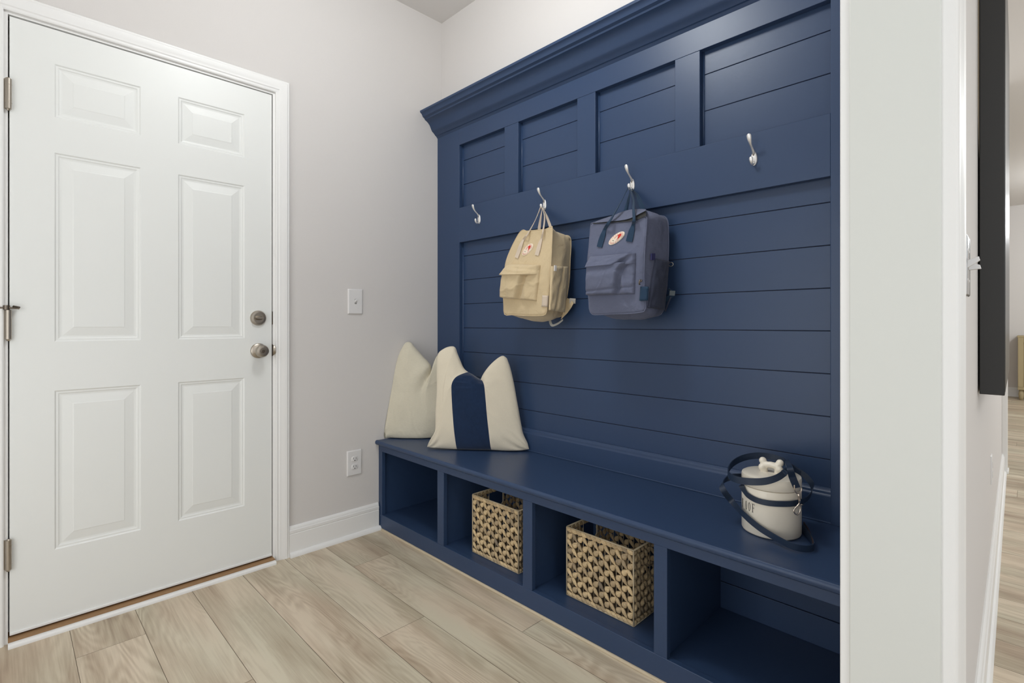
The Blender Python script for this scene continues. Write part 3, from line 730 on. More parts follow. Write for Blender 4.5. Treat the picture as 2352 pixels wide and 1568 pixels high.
# ================================================================ BACKPACKS
def resample(poly, cen, N=112):
    """closed (y, z) outline -> N points by direction from cen, smoothed"""
    P = [(y-cen[0], z-cen[1]) for y, z in poly]; m = len(P); D_ = []
    # dense Catmull-Rom
    for i in range(m):
        a, b, c, d = P[i-1], P[i], P[(i+1) % m], P[(i+2) % m]
        for q in range(12):
            t = q/12
            D_.append(tuple(.5*((2*b[k]) + (c[k]-a[k])*t + (2*a[k]-5*b[k]+4*c[k]-d[k])*t*t + (3*b[k]-a[k]-3*c[k]+d[k])*t**3) for k in (0, 1)))
    out = []
    for k in range(N):
        th = 2*pi*k/N; dx, dz = cos(th), sin(th); best = None
        for i in range(len(D_)):
            (x1, z1), (x2, z2) = D_[i], D_[(i+1) % len(D_)]
            c1 = dx*z1-dz*x1; c2 = dx*z2-dz*x2
            if c1*c2 <= 0 and c1 != c2:
                t = c1/(c1-c2); x = x1+(x2-x1)*t; z = z1+(z2-z1)*t; r = x*dx+z*dz
                if r > 0 and (best is None or r > best): best = r
        out.append((cen[0]+dx*(best or .01), cen[1]+dz*(best or .01)))
    return out
def px_outline(xpl, pts): return [(on('x', xpl, *p).y, on('x', xpl, *p).z) for p in pts]
def canvas_pack(label, mtl, stations, xf, xb, seed, bulge, edge):
    """stations: (x, outline) from the wall to the front panel; loft + soft front panel with folds"""
    t = thing('backpack', label, 'backpack')
    fo = stations[-1][1]; cen = (sum(p[0] for p in fo)/len(fo), sum(p[1] for p in fo)/len(fo))
    S = [(x, resample(o, cen)) for x, o in stations]; N = 112
    rr = random.Random(seed)
    def wob(y, z, x): 
        r = 1-2*abs(noise.noise(Vector((y*16+seed, z*11, x*13))))
        return noise.noise(Vector((y*13+seed, z*9, x*16)))*.005 + max(0, r-.6)*.006
    def depth(y, z):       # outward bulge of the front panel
        return bulge(y-cen[0], z-cen[1]) + noise.noise(Vector((y*18+seed, z*14, seed)))*.0028 + max(0, .5-abs(noise.noise(Vector((y*15+z*13, z*9-y*7, seed+3))))*4)*.004
    rings = []
    def ring_at(x, O, k=1., push=0.):
        R = []
        for i, (y, z) in enumerate(O):
            th = 2*pi*i/N; w = wob(y, z, x)*(push)
            R.append(Vector((x, cen[0]+(y-cen[0])*k + cos(th)*w, cen[1]+(z-cen[1])*k + sin(th)*w)))
        return R
    for k in (.001, .3, .6, .85, .97): rings.append(ring_at(xb, S[0][1], k))
    xs = [s_[0] for s_ in S]; M_ = 16
    side = []
    for q in range(M_+1):
        x = xb+.003 + (xf+.004-xb-.003)*q/M_ if xf > xb else xb-.003 + (xf+.004-(xb-.003))*q/M_
        # interpolate stations (x runs from xb down to xf)
        for a in range(len(S)-1):
            if xs[a] >= x >= xs[a+1] or a == len(S)-2: break
        f = (xs[a]-x)/(xs[a]-xs[a+1]); f = max(0, min(1, f)); f2 = f*f*(3-2*f)*.4+f*.6
        O = [(p[0]*(1-f2)+r_[0]*f2, p[1]*(1-f2)+r_[1]*f2) for p, r_ in zip(S[a][1], S[a+1][1])]
        side.append((x, O)); rings.append(ring_at(x, O, 1, sin(pi*q/M_)**.5*1.0 if 0 < q < M_ else 0))
    for k in (.985, .95, .90, .83, .75, .66, .57, .48, .39, .30, .21, .12, .05, .001):
        R = []
        for (y, z) in fo_s(S[-1][1], cen, k): 
            e = min(1, (1-k)/.12); R.append(Vector((xf - depth(y, z)*e*e*(3-2*e), y, z)))
        rings.append(R)
    b = MB(); b.loops(rings, True); body = b.build('body', mtl, t, smooth=True)
    sb = body.modifiers.new('sub', 'SUBSURF'); sb.levels = 1; sb.render_levels = 1
    # piping along front and back seams
    for (x, O), g in ((side[-1], 1.004), (side[0], 1.004)):
        b = MB(); pr = ring_at(x-.001 if g else x, O, g); pr.append(pr[0]); b.tube(pr, edge, 8, False); b.build('piping', mtl, t, smooth=True)
    def F(px, py, lift=0):
        q = on('x', xf-.008, px, py); k = 0
        d = depth(q.y, q.z)
        for _ in range(3): q = on('x', xf-d, px, py); d = depth(q.y, q.z)
        return Vector((xf-d-lift, q.y, q.z))
    yr0 = max(-1e9, min(p[0] for p in S[-1][1])); yr1 = min(p[0] for p in S[0][1])
    def Sd(px, py, lift=0):          # right hand side panel
        nrm = Vector((-(yr1-yr0), (xb-xf), 0)).normalized()
        if nrm.y > 0: nrm = -nrm
        return onplane(Vector((xf, yr0, 1)), nrm, px, py) + nrm*lift
    return t, F, Sd, cen
def fo_s(O, cen, k): return [(cen[0]+(y-cen[0])*k, cen[1]+(z-cen[1])*k) for y, z in O]
def soft_patch(G, quad, lift, nu, nv, fn=None, skirt=.004, rim=.10):
    """quad: survey corners bl, br, tr, tl laid on surface G; fn(u, v) extra relief"""
    b = MB(); g = []; nn = nu+1
    def Q(u, v): return [(1-v)*((1-u)*quad[0][k]+u*quad[1][k]) + v*((1-u)*quad[3][k]+u*quad[2][k]) for k in (0, 1)]
    for j in range(nv+1):
        for i in range(nu+1):
            u, v = i/nu, j/nv; e = min(1, min(u, 1-u, v, 1-v)/rim); e = e*(2-e)
            g.append(G(*Q(u, v), lift + (fn(u, v)*e if fn else 0)))
    fs = [(j*nn+i, j*nn+i+1, (j+1)*nn+i+1, (j+1)*nn+i) for j in range(nv) for i in range(nu)]
    per = [(0, i) for i in range(nu)] + [(j, nu) for j in range(nv)] + [(nv, i) for i in range(nu, 0, -1)] + [(j, 0) for j in range(nv, 0, -1)]
    base = len(g); sk = [G(*Q(i/nu, j/nv), -skirt) for j, i in per]; m = len(per)
    for k in range(m):
        j, i = per[k]; j2, i2 = per[(k+1) % m]; fs.append((j*nn+i, base+k, base+(k+1) % m, j2*nn+i2))
    b.add(g+sk, fs); return b
def emblem(t, F, c, e1, e2):
    """round badge: unit circle carried on the cloth; c centre, e1 rightward, e2 upward half axes (survey px)"""
    def G(X, Y, l): return F(c[0]+X*e1[0]+Y*e2[0], c[1]+X*e1[1]+Y*e2[1], l)
    b = MB(); n = 40
    b.loops([[G(r*cos(2*pi*k/n), r*sin(2*pi*k/n), l) for k in range(n)] for r, l in ((1, -.003), (1, .0026), (.95, .0036), (.5, .0038), (.001, .0038))], True)
    p = b.build('logo_patch', 'patch', t, smooth=True, angle=50)
    b = MB(); A = []; Bq = []
    arc = [(205, .36, .012), (190, .38, .045), (168, .40, .05), (142, .41, .04), (118, .41, .06), (92, .38, .15), (66, .35, .22), (40, .32, .25), (15, .30, .24), (-10, .31, .18), (-35, .37, .11), (-58, .46, .05), (-70, .52, .01)]
    for an, rr, hw in arc:
        an = radians(an); A.append(G(.07+(rr+hw)*cos(an)*.92, .10+(rr+hw)*sin(an), .0046)); Bq.append(G(.07+(rr-hw)*cos(an)*.92, .10+(rr-hw)*sin(an), .0046))
    b.loops([A, Bq], False); b.build('fox_mark', 'fox', p)
    b = MB(); b.add([G(-.42, -.20, .0046), G(-.38, -.30, .0046), G(-.10, -.42, .0046), G(-.12, -.34, .0046)], [(0, 1, 2, 3)]); b.build('tail_mark', 'ink', p)
    def put(txt, a0, st, flip, mb):
        for k, ch in enumerate(txt):
            an = radians(a0 + st*k); cu = D.curves.new('t', 'FONT'); cu.body = ch; cu.size = .30; cu.align_x = 'CENTER'; cu.resolution_u = 2
            ob = D.objects.new('t', cu); COL.objects.link(ob); dg = bpy.context.evaluated_depsgraph_get(); dg.update()
            me = ob.evaluated_get(dg).to_mesh(); rot = an - pi/2 if not flip else an + pi/2; rr = .68 if not flip else .88; vs = []
            for v in me.vertices:
                x, y = v.co.x, v.co.y
                vs.append(G(rr*cos(an) + x*cos(rot) - y*sin(rot), rr*sin(an) + x*sin(rot) + y*cos(rot), .0046))
            mb.add(vs, [tuple(q.vertices) for q in me.polygons]); ob.evaluated_get(dg).to_mesh_clear()
            D.objects.remove(ob); D.curves.remove(cu)
    mb = MB(); put('FJÄLL', 190, -19, False, mb); put('RÄVEN', 84, -19, False, mb); put('KÅNKEN', 218, 21, True, mb)
    mb.build('lettering', 'fox', p)
HK = lambda i, dx=-.019, dz=-.0185: Vector((XF+dx, HY[i], HZ+dz))
def strap(t, m, F, tab, free, hook, ws, nm='carry_handle'):
    """tab: survey points sewn flat on the panel; free: (x, px, py) on the way to the hook; hook: world point; ws widths"""
    pts = [F(px, py, .0035) for px, py in tab] + [on('x', x, px, py) for x, px, py in free] + [hook]
    side = Vector((0, -1, 0)); n = len(pts); wd = []
    for i in range(n):
        f = max(0, (i-len(tab)+1)/(n-len(tab))); wd.append(side*(1-f*.55) + Vector((-.75*f, 0, 0)))
    b = MB(); b.ribbon(pts, wd, ws, .0024); return b.build(nm, m, t)

# --- beige pack
XF1, XB1 = -.172, -.032
fo1 = px_outline(XF1, [(1158, 722), (1156, 700), (1155, 683), (1152.5, 664), (1157, 634), (1160.5, 604), (1170, 577), (1185, 547), (1194, 533), (1201, 528.5), (1210, 531.5), (1222, 530), (1238, 528), (1254, 526), (1262, 521.5), (1267.5, 521),
                  (1267, 545), (1264.5, 600), (1260, 660), (1256, 705), (1252, 721), (1235, 724), (1205, 723.5), (1175, 722)])
md1 = px_outline(-.10, [(1192, 720), (1190, 640), (1196, 580), (1212, 540), (1228, 529), (1248, 531), (1264, 531), (1279, 533), (1290, 548), (1292, 600), (1290, 660), (1285, 700), (1276, 728), (1262, 737), (1235, 738), (1205, 732)])
bk1 = px_outline(XB1, [(1232, 705), (1228, 640), (1234, 580), (1246, 548), (1262, 543), (1280, 543), (1296, 541.5), (1306, 542), (1311.5, 548), (1312.5, 565), (1310.5, 600), (1309, 637), (1305.5, 666), (1302, 687), (1299.5, 706), (1294, 722), (1284, 727), (1262, 729), (1240, 723)])
def bul1(y, z): return .012*math.exp(-((z+.05)/.10)**2)*(1-(y/.16)**2) - .004*max(0, z/.19)
pk, F, Sd, cn1 = canvas_pack('sand beige canvas backpack with a pale handle, hanging on the second hook', 'khaki', [(XB1, bk1), (-.10, md1), (XF1, fo1)], XF1, XB1, 1.7, bul1, .0022)
def sstep(a, b_, x): x = max(0, min(1, (x-a)/(b_-a))); return x*x*(3-2*x)
def drape1(u, v):   # left half hangs forward as one fold, sharp drop, then lies back to the right edge
    ub = .46+.16*v; f = .024*(1-sstep(ub-.025, ub+.035, u))*(.8+.2*sstep(0, .35, v)) + .009 - .009*math.exp(-((u-ub-.055)/.025)**2)
    f += .006*math.exp(-((u-ub-.20+(v-.3)*.3)/.09)**2)*(v < .8) - .0045*math.exp(-((u-.12-(1-v)*.1)/.05)**2)*(1-v)
    return f + noise.noise(Vector((u*5, v*4, 1)))*.003
soft_patch(F, [(1155.5, 684), (1232.5, 691), (1241, 620), (1164, 622)], .003, 48, 40, drape1, rim=.04).build('front_pocket', 'khaki', pk, smooth=True)
def flap1(u, v):
    f = .010 + .028*(1-sstep(.62, .98, u))*(1-v)**.7 + .004
    return f + .0028*sin(18*(v*.8+u*.25))*u*(1-u)*3 + noise.noise(Vector((u*4, v*5, 5)))*.003
soft_patch(F, [(1158, 634), (1239, 632), (1242, 608), (1171, 607)], .004, 40, 16, flap1, rim=.05).build('pocket_flap', 'khaki', pk, smooth=True)
emblem(pk, F, (1212.5, 573), (10.8, -3.0), (6.6, -13.6))
strap(pk, 'tape', F, [(1187.5, 592), (1192.5, 578), (1198, 563), (1204, 550)], [(-.187, 1211, 539), (-.165, 1219, 525), (-.11, 1231, 502)], HK(1)+Vector((-.006, .004, .001)), [.0215, .0215, .019, .010, .008, .009, .010, .009])
strap(pk, 'tape', F, [(1234, 586.5), (1238, 572), (1242, 558), (1245.5, 547)], [(-.186, 1247.5, 530), (-.14, 1250.5, 508), (-.09, 1250, 493)], HK(1)+Vector((-.003, -.003, .001)), [.0225, .0225, .018, .009, .0075, .008, .009, .009])
b = MB(); b.ribbon([on('x', -.075, 1238, 535), on('x', -.07, 1239, 520), on('x', -.055, 1243, 492), HK(1)+Vector((.004, .002, 0))], [(0, -1, 0), (0, -1, 0), (-.4, -.8, 0), (-.8, -.3, 0)], [.017, .016, .012, .009], .002); b.build('carry_handle', 'tape', pk)
b = MB(); b.ribbon([on('x', -.11, 1266, 526), on('x', -.10, 1263, 517), on('x', -.07, 1256, 498), HK(1)+Vector((.002, -.004, 0))], [(-.3, -1, 0), (-.3, -1, .2), (-.4, -.8, 0), (-.8, -.3, 0)], [.013, .015, .013, .009], .002); b.build('carry_handle', 'tape', pk)
soft_patch(Sd, [(1262, 712), (1296, 717), (1303, 612), (1267, 611)], .004, 20, 30, lambda u, v: .007*sin(pi*u)**.6*(.5+.5*v) - .006*math.exp(-((u-.35-.35*v)/.07)**2) + noise.noise(Vector((u*4, v*5, 2)))*.004, rim=.06).build('side_pocket', 'khaki', pk, smooth=True)
soft_patch(Sd, [(1268, 622.5), (1273, 623), (1273.5, 610), (1268.5, 609.5)], .012, 3, 3, skirt=-.009).build('side_tag', mat('white_tag', (240, 235, 228), .8), pk)
soft_patch(F, [(1245, 704), (1257.5, 704.5), (1259, 678.5), (1247, 678)], .004, 4, 6, rim=.01).build('name_tag', 'tape', pk, smooth=True)
# roll of padding at the top rear corner
b = MB(); b.tube([on('x', -.075, 1291, 549), on('x', -.055, 1299, 548), on('x', -.04, 1307, 549)], [.010, .0125, .010], 16); b.build('top_roll', 'khaki', pk, smooth=True)
b = MB(); pts = [(1288, 734), (1294, 712), (1298, 690), (1303, 684), (1311, 687), (1318, 696), (1312, 707), (1303, 719)]
b.loops([[on('x', x, *p) for p in pts] for x in (-.050, -.043)], True, True, True)
sp = b.build('shoulder_strap', 'khaki', pk, bevel=.002)
b = MB(); b.box(-.011, .011, -.013, .013, -.003, .003); o_ = b.build('buckle', mat('buckle_grey', (196, 190, 180), .5), sp, bevel=.001); o_.location = on('x', -.045, 1315, 691); o_.rotation_euler = (.2, 1.2, .8)
b = MB(); b.ribbon([on('x', -.05, 1263, 736), on('x', -.05, 1268, 747), on('x', -.045, 1281, 743), on('x', -.04, 1293, 734)], (-.5, .0, -.7), .011, .002); b.build('strap_end', mat('pale_webbing', (196, 194, 186), .8), pk)
b = MB(); b.tube([on('x', XF1+.006, px, py) for px, py in ((1157, 632), (1160, 618), (1163, 605), (1168, 590), (1174, 577))], .0024, 6); b.build('zipper', 'nickel_dark', pk, smooth=True)

# --- slate pack
XF2, XB2 = -.182, -.040
fo2 = px_outline(XF2, [(1360, 722), (1353, 712), (1351.5, 690), (1349, 655), (1348.5, 602), (1352, 565), (1355, 532), (1357, 514), (1361, 511), (1375, 512.5), (1392, 512.5), (1420, 511), (1445, 508.5), (1460, 505.5), (1474, 500), (1483, 495.5),
                  (1484.5, 505), (1482, 540), (1479, 592), (1478, 645), (1481, 690), (1481, 711), (1470, 716), (1440, 719), (1405, 720), (1375, 722)])
md2 = px_outline(-.115, [(1392, 712), (1384, 640), (1380, 560), (1382, 512), (1394, 500), (1412, 494), (1436, 484.5), (1458, 480.5), (1480, 480), (1494, 485.5), (1507, 495), (1511, 520), (1509, 600), (1508, 660), (1510, 705), (1503, 725), (1480, 732), (1450, 734), (1415, 732)])
bk2 = px_outline(XB2, [(1428, 700), (1416, 640), (1414, 570), (1420, 515), (1440, 494), (1470, 488), (1496, 489), (1512, 495.5), (1526, 497.5), (1532.5, 503), (1535.5, 513), (1536.5, 540), (1536.5, 570), (1535.5, 600), (1534.5, 623), (1532.5, 656), (1528, 688), (1523, 715), (1512, 724), (1485, 727), (1455, 722)])
def bul2(y, z): return .014*math.exp(-((z+.06)/.10)**2)*(1-(y/.16)**2) - .004*max(0, z/.19)
pk2, F, Sd, cn2 = canvas_pack('slate blue canvas backpack with navy handles, hanging on the third hook', 'slate', [(XB2, bk2), (-.115, md2), (XF2, fo2)], XF2, XB2, 8.3, bul2, .0022)
def drape2(u, v):
    ub = .62+.10*v+.12*max(0, v-.75)*4; f = .025*(1-sstep(ub-.025, ub+.03, u))*(.75+.25*sstep(0, .4, v)) + .009 - .009*math.exp(-((u-ub-.045)/.022)**2)
    f += .007*math.exp(-((u-ub-.10+(v-.4)*.30)/.05)**2)*(v < .72) - .004*math.exp(-((v-.12-.1*u)/.03)**2)
    return f + noise.noise(Vector((u*5, v*4, 7)))*.0035
soft_patch(F, [(1352, 679), (1458, 675), (1461, 600), (1357, 608)], .003, 50, 40, drape2, rim=.04).build('front_pocket', 'slate', pk2, smooth=True)
def flap2(u, v):
    dg = u-(.60+.36*v); f = .009 + .029*(1-sstep(-.03, .05, dg))*(1-v)**.6 + .004 + .004*(u < .25)*sin(pi*u/.25)*(1-v)
    return f + noise.noise(Vector((u*4, v*4, 9)))*.004
soft_patch(F, [(1355, 617), (1461, 607), (1461, 581), (1361, 589)], .004, 50, 20, flap2, rim=.05).build('pocket_flap', 'slate', pk2, smooth=True)
emblem(pk2, F, (1417, 547), (14.5, -2.8), (11.2, -15.2))
strap(pk2, 'navytape', F, [(1378, 567.5), (1382, 553), (1386.5, 539), (1391, 526)], [(-.202, 1398, 512), (-.182, 1410, 492), (-.12, 1428, 460)], HK(2)+Vector((-.007, .006, .002)), [.0245, .0245, .022, .012, .0135, .013, .012, .010])
strap(pk2, 'navytape', F, [(1446, 555), (1449, 543), (1452.5, 529), (1456, 516)], [(-.202, 1456.5, 504), (-.172, 1455, 480), (-.11, 1455, 458)], HK(2)+Vector((-.004, -.003, .002)), [.0265, .026, .023, .012, .0125, .011, .011, .010])
b = MB(); b.ribbon([on('x', -.085, 1436, 495), on('x', -.08, 1438, 480), on('x', -.055, 1445, 452), HK(2)+Vector((.006, .004, 0))], [(0, -1, 0), (0, -1, 0), (-.4, -.8, 0), (-.8, -.3, 0)], [.019, .018, .014, .010], .002); b.build('carry_handle', 'navytape', pk2)
b = MB(); b.ribbon([on('x', -.085, 1479, 488), on('x', -.08, 1475, 476), on('x', -.055, 1464, 450), HK(2)+Vector((.006, -.006, 0))], [(0, -1, 0), (0, -1, .3), (-.4, -.8, 0), (-.8, -.3, 0)], [.022, .02, .015, .010], .002); b.build('carry_handle', 'navytape', pk2)
# shade of the open mouth, put in as a dark strip, under the rolled top flap
lo = [(1362, 514), (1390, 512), (1428, 509.5), (1446, 508), (1460, 505.5), (1474, 500), (1484, 495)]
hi = [(1362, 511), (1390, 508.5), (1428, 505.5), (1444, 502), (1458, 496), (1472, 488), (1483, 482.5)]
b = MB(); b.loops([[on('x', XF2-.003, *p) for p in lo], [on('x', XF2+.006, *p) for p in hi]], False); b.build('mouth_shade', mat('slot_shade', (50, 50, 48), .9), pk2)
top_e = [(1362, 510), (1398, 497), (1417, 491), (1438, 483), (1458, 479.5), (1474, 478.5), (1485, 480)]
b = MB(); rows = []
for f in range(7):
    f /= 6; rows.append([on('x', (XF2-.004)*(1-f)+(-.118)*f - .006*sin(pi*f), h[0]*(1-f)+e[0]*f, h[1]*(1-f)+e[1]*f) for h, e in zip(hi, top_e)])
b.loops(rows, False); o_ = b.build('top_flap', 'slate', pk2, smooth=True); sd_ = o_.modifiers.new('s', 'SOLIDIFY'); sd_.thickness = .003; sd_.offset = -1
sb = o_.modifiers.new('sub', 'SUBSURF'); sb.levels = 2; sb.render_levels = 2
soft_patch(Sd, [(1489, 706), (1524, 712), (1535, 600), (1505, 594)], .005, 20, 30, lambda u, v: .010*sin(pi*u)**.6*(.5+.5*v) + noise.noise(Vector((u*4, v*5, 2)))*.004, rim=.06).build('mesh_pocket', 'slate_dark', pk2, smooth=True)
soft_patch(F, [(1470.5, 691), (1488, 690), (1490, 658), (1473, 658)], .007, 4, 6, rim=.01, skirt=.002).build('name_tag', 'navytape', pk2, smooth=True)
soft_patch(Sd, [(1494.5, 597), (1502.5, 597), (1503, 582), (1495, 582)], .004, 3, 3, skirt=.001).build('side_tag', mat('violet_tag', (52, 52, 96), .8), pk2)
b = MB(); b.tube([on('x', XF2+.012, px, py) for px, py in ((1486, 498), (1484, 533), (1480.5, 592), (1479.5, 645), (1481, 680))], .0018, 6); zp = b.build('zipper', 'slate_dark', pk2, smooth=True)
b = MB(); q = F(1474, 645, .006); b.lathe(q, (-1, -.3, 0), [(0, 0), (.005, 0), (.005, .003), (.003, .004), (0, .004)], 10); b.tube([q+Vector((-.004, 0, .004)), q+Vector((-.006, .003, -.006)), q+Vector((-.004, .002, -.014))], .0028, 8); b.build('zip_puller', 'nickel_dark', zp, smooth=True)
b = MB(); b.ribbon([on('x', -.045, 1528, 690), on('x', -.045, 1540, 680), on('x', -.045, 1546, 672), on('x', -.045, 1536, 664)], (-.6, .2, .7), .016, .0025); sp = b.build('shoulder_strap', 'navytape', pk2)
b = MB(); b.box(-.009, .009, -.010, .010, -.003, .003); o_ = b.build('buckle', mat('buckle_slate', (88, 98, 104), .4), sp, bevel=.001); o_.location = on('x', -.05, 1544, 673); o_.rotation_euler = (.2, 1.2, .8)
b = MB(); b.tube([on('x', -.05, px, py) for px, py in ((1541, 682), (1533, 700), (1528, 714))], .0028, 8); b.build('strap_cord', 'slate_dark', pk2, smooth=True)
b = MB(); q = on('x', -.045, 1541, 607); b.tube([q+Vector((0, .009*cos(a), .007*sin(a))) for a in [2*pi*k/14 for k in range(15)]], .0016, 6); b.build('ring', 'nickel', pk2, smooth=True)

# ================================================================ CANISTER
cc_ = Vector((-.189, -1.832, .4555)); RC = .0775
cn = thing('treat_jar', 'cream stoneware dog treat jar lettered WOOF with bone shaped lid handle', 'jar')
b = MB(); b.lathe((0, 0, 0), (0, 0, 1), [(0, .001), (RC-.006, 0), (RC-.002, .002), (RC, .006), (RC, .125), (RC-.001, .1305), (RC-.004, .1315), (RC-.007, .1315), (RC-.007, .02), (0, .018)], 72)
jb = b.build('jar_body', 'ceramic', cn, smooth=True, angle=40)
b = MB(); b.lathe((0, 0, 0), (0, 0, 1), [(0, .128), (RC-.008, .128), (RC-.008, .1325), (RC-.001, .1325), (RC+.0005, .1345), (RC+.0005, .158), (RC-.001, .1625), (RC-.006, .1655), (RC-.02, .1668), (0, .1675)], 72)
ld = b.build('lid', 'ceramic', cn, smooth=True, angle=40)
b = MB()     # bone handle: arch with two knobs at each end
def ell(c, r, n=14):
    R = []
    for k in range(1, n): th = pi*k/n; R.append([Vector(c)+Vector((r*sin(th)*cos(2*pi*i/16), r*sin(th)*sin(2*pi*i/16), r*cos(th))) for i in range(16)])
    b.loops(R, True, True, True)
bd = Vector((.10, -1, 0)).normalized(); pdv = Vector((1, .1, 0)).normalized()
z0 = .186
b.tube([bd*s + Vector((0, 0, z0 + .003*(1-abs(s)/.018))) for s in (-.020, -.012, 0, .012, .020)], [.0105, .0095, .0088, .0095, .0105], 14)
for s, dz in ((-1, 0), (1, 0)):
    for q in (-1, 1): ell(bd*s*.0225 + pdv*q*.0035 + Vector((0, 0, z0+.002+q*.0085)), .0105)
    b.tube([bd*s*.0185 + Vector((0, 0, .160)), bd*s*.0185 + Vector((0, 0, z0-.004))], [.011, .009], 14)
bo = b.build('bone_handle', 'ceramic', ld, smooth=True); r_ = bo.modifiers.new('r', 'REMESH'); r_.mode = 'VOXEL'; r_.voxel_size = .0014; r_.use_smooth_shade = True
sm = bo.modifiers.new('s', 'SMOOTH'); sm.iterations = 8; sm.factor = .5
# lettering wrapped on the jar
b = MB()
def stroke(poly, a0, z0, sc):
    vs = []
    for x, y in poly:
        an = a0 + x*sc/RC; vs.append((( RC+.0004)*cos(an), (RC+.0004)*sin(an), z0+y*sc))
    b.add(vs, [tuple(range(len(poly)))])
def rect(x0, y0, x1, y1, a0, z0, sc):
    stroke([(x0, y0), (x1, y0), (x1, y1), (x0, y1)], a0, z0, sc)
sc = .0245; zt = .064
def letO(a0):
    n = 24; I = [(.155*cos(t)+.16, .5*sin(t)+.5) for t in [2*pi*k/n for k in range(n)]]; J = [(.085*cos(t)+.16, .44*sin(t)+.5) for t in [2*pi*k/n for k in range(n)]]
    for k in range(n): stroke([I[k], I[(k+1) % n], J[(k+1) % n], J[k]], a0, zt, sc)
def letF(a0):
    rect(.05, 0, .13, 1, a0, zt, sc); rect(0, 0, .18, .05, a0, zt, sc); rect(0, .95, .34, 1, a0, zt, sc); rect(.13, .50, .27, .55, a0, zt, sc); rect(.30, .82, .34, .97, a0, zt, sc); rect(.24, .42, .27, .63, a0, zt, sc)
def letW(a0):
    for (xa, xb, w) in ((.04, .14, .07), (.22, .14, .03), (.22, .32, .07), (.42, .32, .03)):
        stroke([(xb, 0), (xb+w, 0), (xa+w, 1), (xa, 1)], a0, zt, sc)
    for x in (0, .17, .38): rect(x, .95, x+.14, 1, a0, zt, sc)
letW(radians(123)); letO(radians(141)); letO(radians(150.6)); letF(radians(160.3))
b.build('lettering', 'ink', jb)
cn.location = cc_
# ---- leash wrapped round the jar
ls = thing('dog_leash', 'navy leather dog leash looped around the treat jar with a silver clip', 'leash')
def cyl(px, py, r, front=True):
    d = ray(px, py); o = Vector((CAM.x-cc_.x, CAM.y-cc_.y)); a = d.x*d.x+d.y*d.y; bq = 2*(o.x*d.x+o.y*d.y); c = o.x*o.x+o.y*o.y-r*r
    Dd = max(0, bq*bq-4*a*c); t = (-bq+(-1 if front else 1)*sqrt(Dd))/(2*a); return CAM + d*t
up = (0, 0, 1)
LW = .0175
def leather(pts, wd, w, t=.0022, mt='leather', nm='strap'):
    b = MB(); b.ribbon(pts, wd, w, t, 10); return b.build(nm, mt, ls, smooth=True, angle=40)
r0 = RC+.004; rl = RC+.008
# tip on the seat -> front of the jar -> left loop -> behind the lid
leather([on('z', .4665, 1842, 1210), on('z', .4665, 1862, 1236), on('z', .467, 1869, 1255), on('z', .467, 1850, 1260), on('z', .470, 1815, 1252),
        cyl(1770, 1228, r0+.014), cyl(1738, 1207, r0+.006), cyl(1706, 1179, r0+.010), on('y', -1.735, 1682, 1152), on('y', -1.72, 1663, 1128),
        on('y', -1.71, 1658, 1112), on('y', -1.71, 1670, 1099), cyl(1690, 1094, .103, False), cyl(1714, 1094, .096, False)],
        [(.6, -.2, .9), (.5, 0, .9), (.2, 0, 1), (-.1, 0, 1), (-.1, 0, 1), up, up, up, (.2, -.3, 1), (.5, -.5, .9), (.4, -.4, .9), (.2, -.2, 1), up, up], LW)
# slack loop round the lid
leather([cyl(1838, 1088, .086, False), cyl(1815, 1070, .098, False), cyl(1795, 1056, .106, False), cyl(1768, 1048, .112, False), cyl(1738, 1046, .116, False), cyl(1708, 1051, .118, False), cyl(1686, 1062, .117, False), cyl(1674, 1076, .114, False),
      cyl(1673, 1089, .114), cyl(1682, 1097, .112), cyl(1700, 1103, .108), cyl(1726, 1106, .101), cyl(1756, 1105, .094), cyl(1782, 1098, .090), cyl(1800, 1087, .087), cyl(1808, 1076, .085), on('z', .634, 1806, 1063)],
      up, [LW]*4+[LW*1.1]*9+[LW, LW, LW*.9, LW*.7])
# waist wrap across the front, returning high round the back
leather([cyl(1703, 1107, rl+.003), cyl(1704, 1116, rl+.001), cyl(1709, 1126, rl-.002), cyl(1718, 1137, rl-.003), cyl(1737, 1148, rl-.003), cyl(1765, 1155, rl-.003), cyl(1800, 1157, rl-.003), cyl(1828, 1155, rl-.003),
      on('x', -.155, 1851, 1147), on('x', -.12, 1864, 1130), on('x', -.10, 1865, 1113), on('x', -.095, 1851, 1094), on('x', -.10, 1830, 1079), on('x', -.11, 1808, 1066)], [up]*8+[(.3, -.2, 1)]*6, LW*.88)
# tail end lying behind the jar
leather([on('z', .4665, 1846, 1203), on('z', .467, 1858, 1222), on('z', .4675, 1869, 1250)], [(.5, .2, .8), (.4, .2, .9), (.2, .1, 1)], LW*.8, .0022, 'leather_in')
leather([on('z', .634, 1806, 1057), cyl(1813, 1072, rl+.010), cyl(1820, 1095, rl+.013), cyl(1830, 1119, rl+.012)], (.35, -1, .1), [.013, .015, .018, .0175], .005, 'leather', 'clip_end')
def smooth_pts(P, q=5):
    o = []
    for i in range(len(P)-1):
        a, b, c, d = P[max(0, i-1)], P[i], P[i+1], P[min(len(P)-1, i+2)]
        for k in range(q):
            t = k/q; o.append(.5*((2*b)+(c-a)*t+(2*a-5*b+4*c-d)*t*t+(3*b-a-3*c+d)*t**3))
    return o+[P[-1]]
b = MB(); Q = lambda px, py: cyl(px, py, rl+.012)
b.tube(smooth_pts([Q(1824.5, 1113), Q(1825, 1123), Q(1828, 1130), Q(1832, 1133), Q(1837, 1132), Q(1840.5, 1127), Q(1841, 1120)]), .0019, 10)
b.tube([Q(1834, 1133), Q(1835, 1139), Q(1836, 1148), Q(1837, 1157)], [.0042, .0028, .0036, .003], 12)
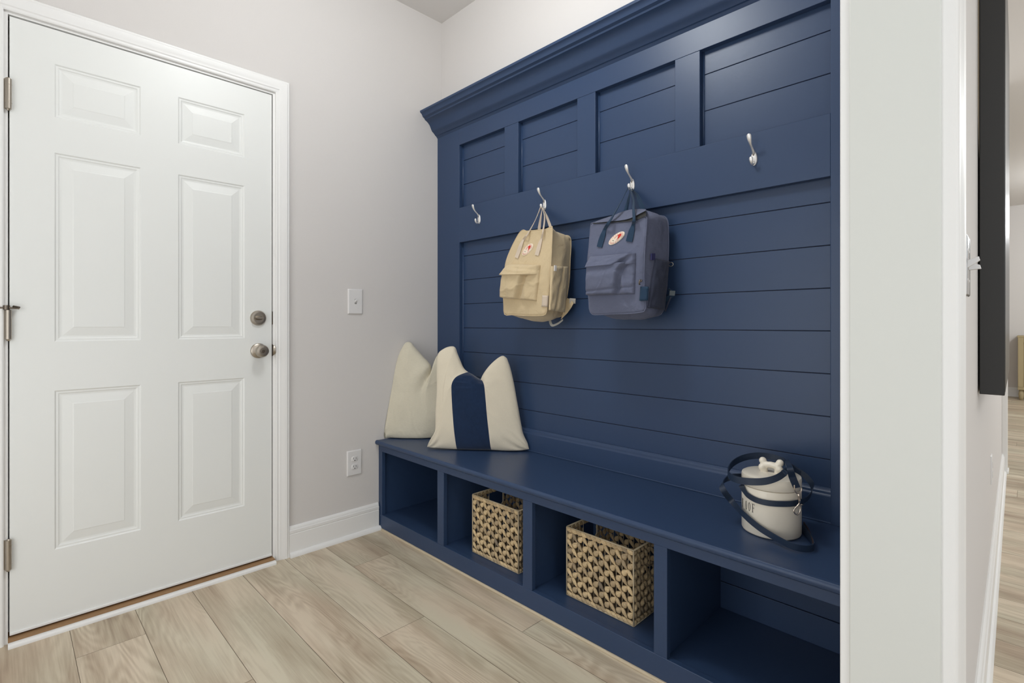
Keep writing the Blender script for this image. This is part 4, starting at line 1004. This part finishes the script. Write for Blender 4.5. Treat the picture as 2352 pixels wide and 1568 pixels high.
b.tube(smooth_pts([Q(1836.5, 1155), Q(1838, 1163), Q(1838, 1171), Q(1835.5, 1178), Q(1830.5, 1181), Q(1825.5, 1178.5), Q(1823.5, 1172.5), Q(1826, 1167), Q(1831, 1162), Q(1836, 1156)]), .0021, 10); b.tube([Q(1839, 1158.5), Q(1844, 1159)], [.0018, .0026], 10)
b.build('snap_hook', 'clasp', ls, smooth=True)

# empties to the base of each thing
rebase(wp, (-.01, -1.08, .455)); rebase(bn, (-.2, -1.08, 0)); rebase(pn, (px0+.16, yhall(px0+.16), .858)); rebase(cb, (8.4, -2.8, 0))
rebase(pk, (-.11, -.84, 1.07)); rebase(pk2, (-.11, -1.30, 1.07)); rebase(ls, (-.25, -1.9, .4555))

# ================================================================ LIGHT
def area(name, loc, size, power, col=(1, 1, 1), rot=(0, 0, 0), shape='DISK', spread=None):
    l = D.lights.new(name, 'AREA'); l.shape = shape; l.size = size; l.energy = power; l.color = col
    o = D.objects.new(name, l); COL.objects.link(o); o.location = loc; o.rotation_euler = rot; return o
def globe(name, loc, r, power, col):
    l = D.lights.new(name, 'POINT'); l.shadow_soft_size = r; l.energy = power; l.color = col
    o = D.objects.new(name, l); COL.objects.link(o); o.location = loc; return o
WB = (.95, .985, 1.0)
globe('mudroom_ceiling_lamp', (-.98, -1.16, 2.62), .15, 26, WB)
area('side_fill_light', (-2.68, -.95, 1.05), 1.9, 23, (.93, .97, 1), (0, -pi/2, radians(18)), 'SQUARE')  # unseen soft fill added at the left; no window is built there
area('hall_fill_light', (-1.7, -3.5, 2.70), .6, 14, WB)  # fill light added overhead behind the camera, without a fixture
globe('great_room_fill', (3.0, -4.0, 2.35), .2, 50, WB)  # this and the next are added to brighten the far floor and wall
globe('great_room_fill', (6.6, -3.4, 2.3), .2, 60, WB)
w = D.worlds.new('daylight'); bpy.context.scene.world = w; w.use_nodes = True
w.node_tree.nodes['Background'].inputs[0].default_value = (.93, .97, 1, 1); w.node_tree.nodes['Background'].inputs[1].default_value = 1.15

# ================================================================ CAMERA
cam = D.cameras.new('camera'); co = D.objects.new('camera', cam); COL.objects.link(co)
cam.sensor_width = 36; cam.lens = 18; cam.sensor_fit = 'HORIZONTAL'; cam.shift_y = -(784-YH)/2352; cam.clip_start = .02
co.location = CAM; co.rotation_euler = (pi/2, 0, -YAW)
sc_ = bpy.context.scene; sc_.camera = co
sc_.view_settings.view_transform = 'Standard'; sc_.view_settings.look = 'None'; sc_.view_settings.exposure = .13; sc_.view_settings.gamma = 1
sc_.view_settings.use_curve_mapping = False
sc_.cycles.max_bounces = 10; sc_.cycles.diffuse_bounces = 6
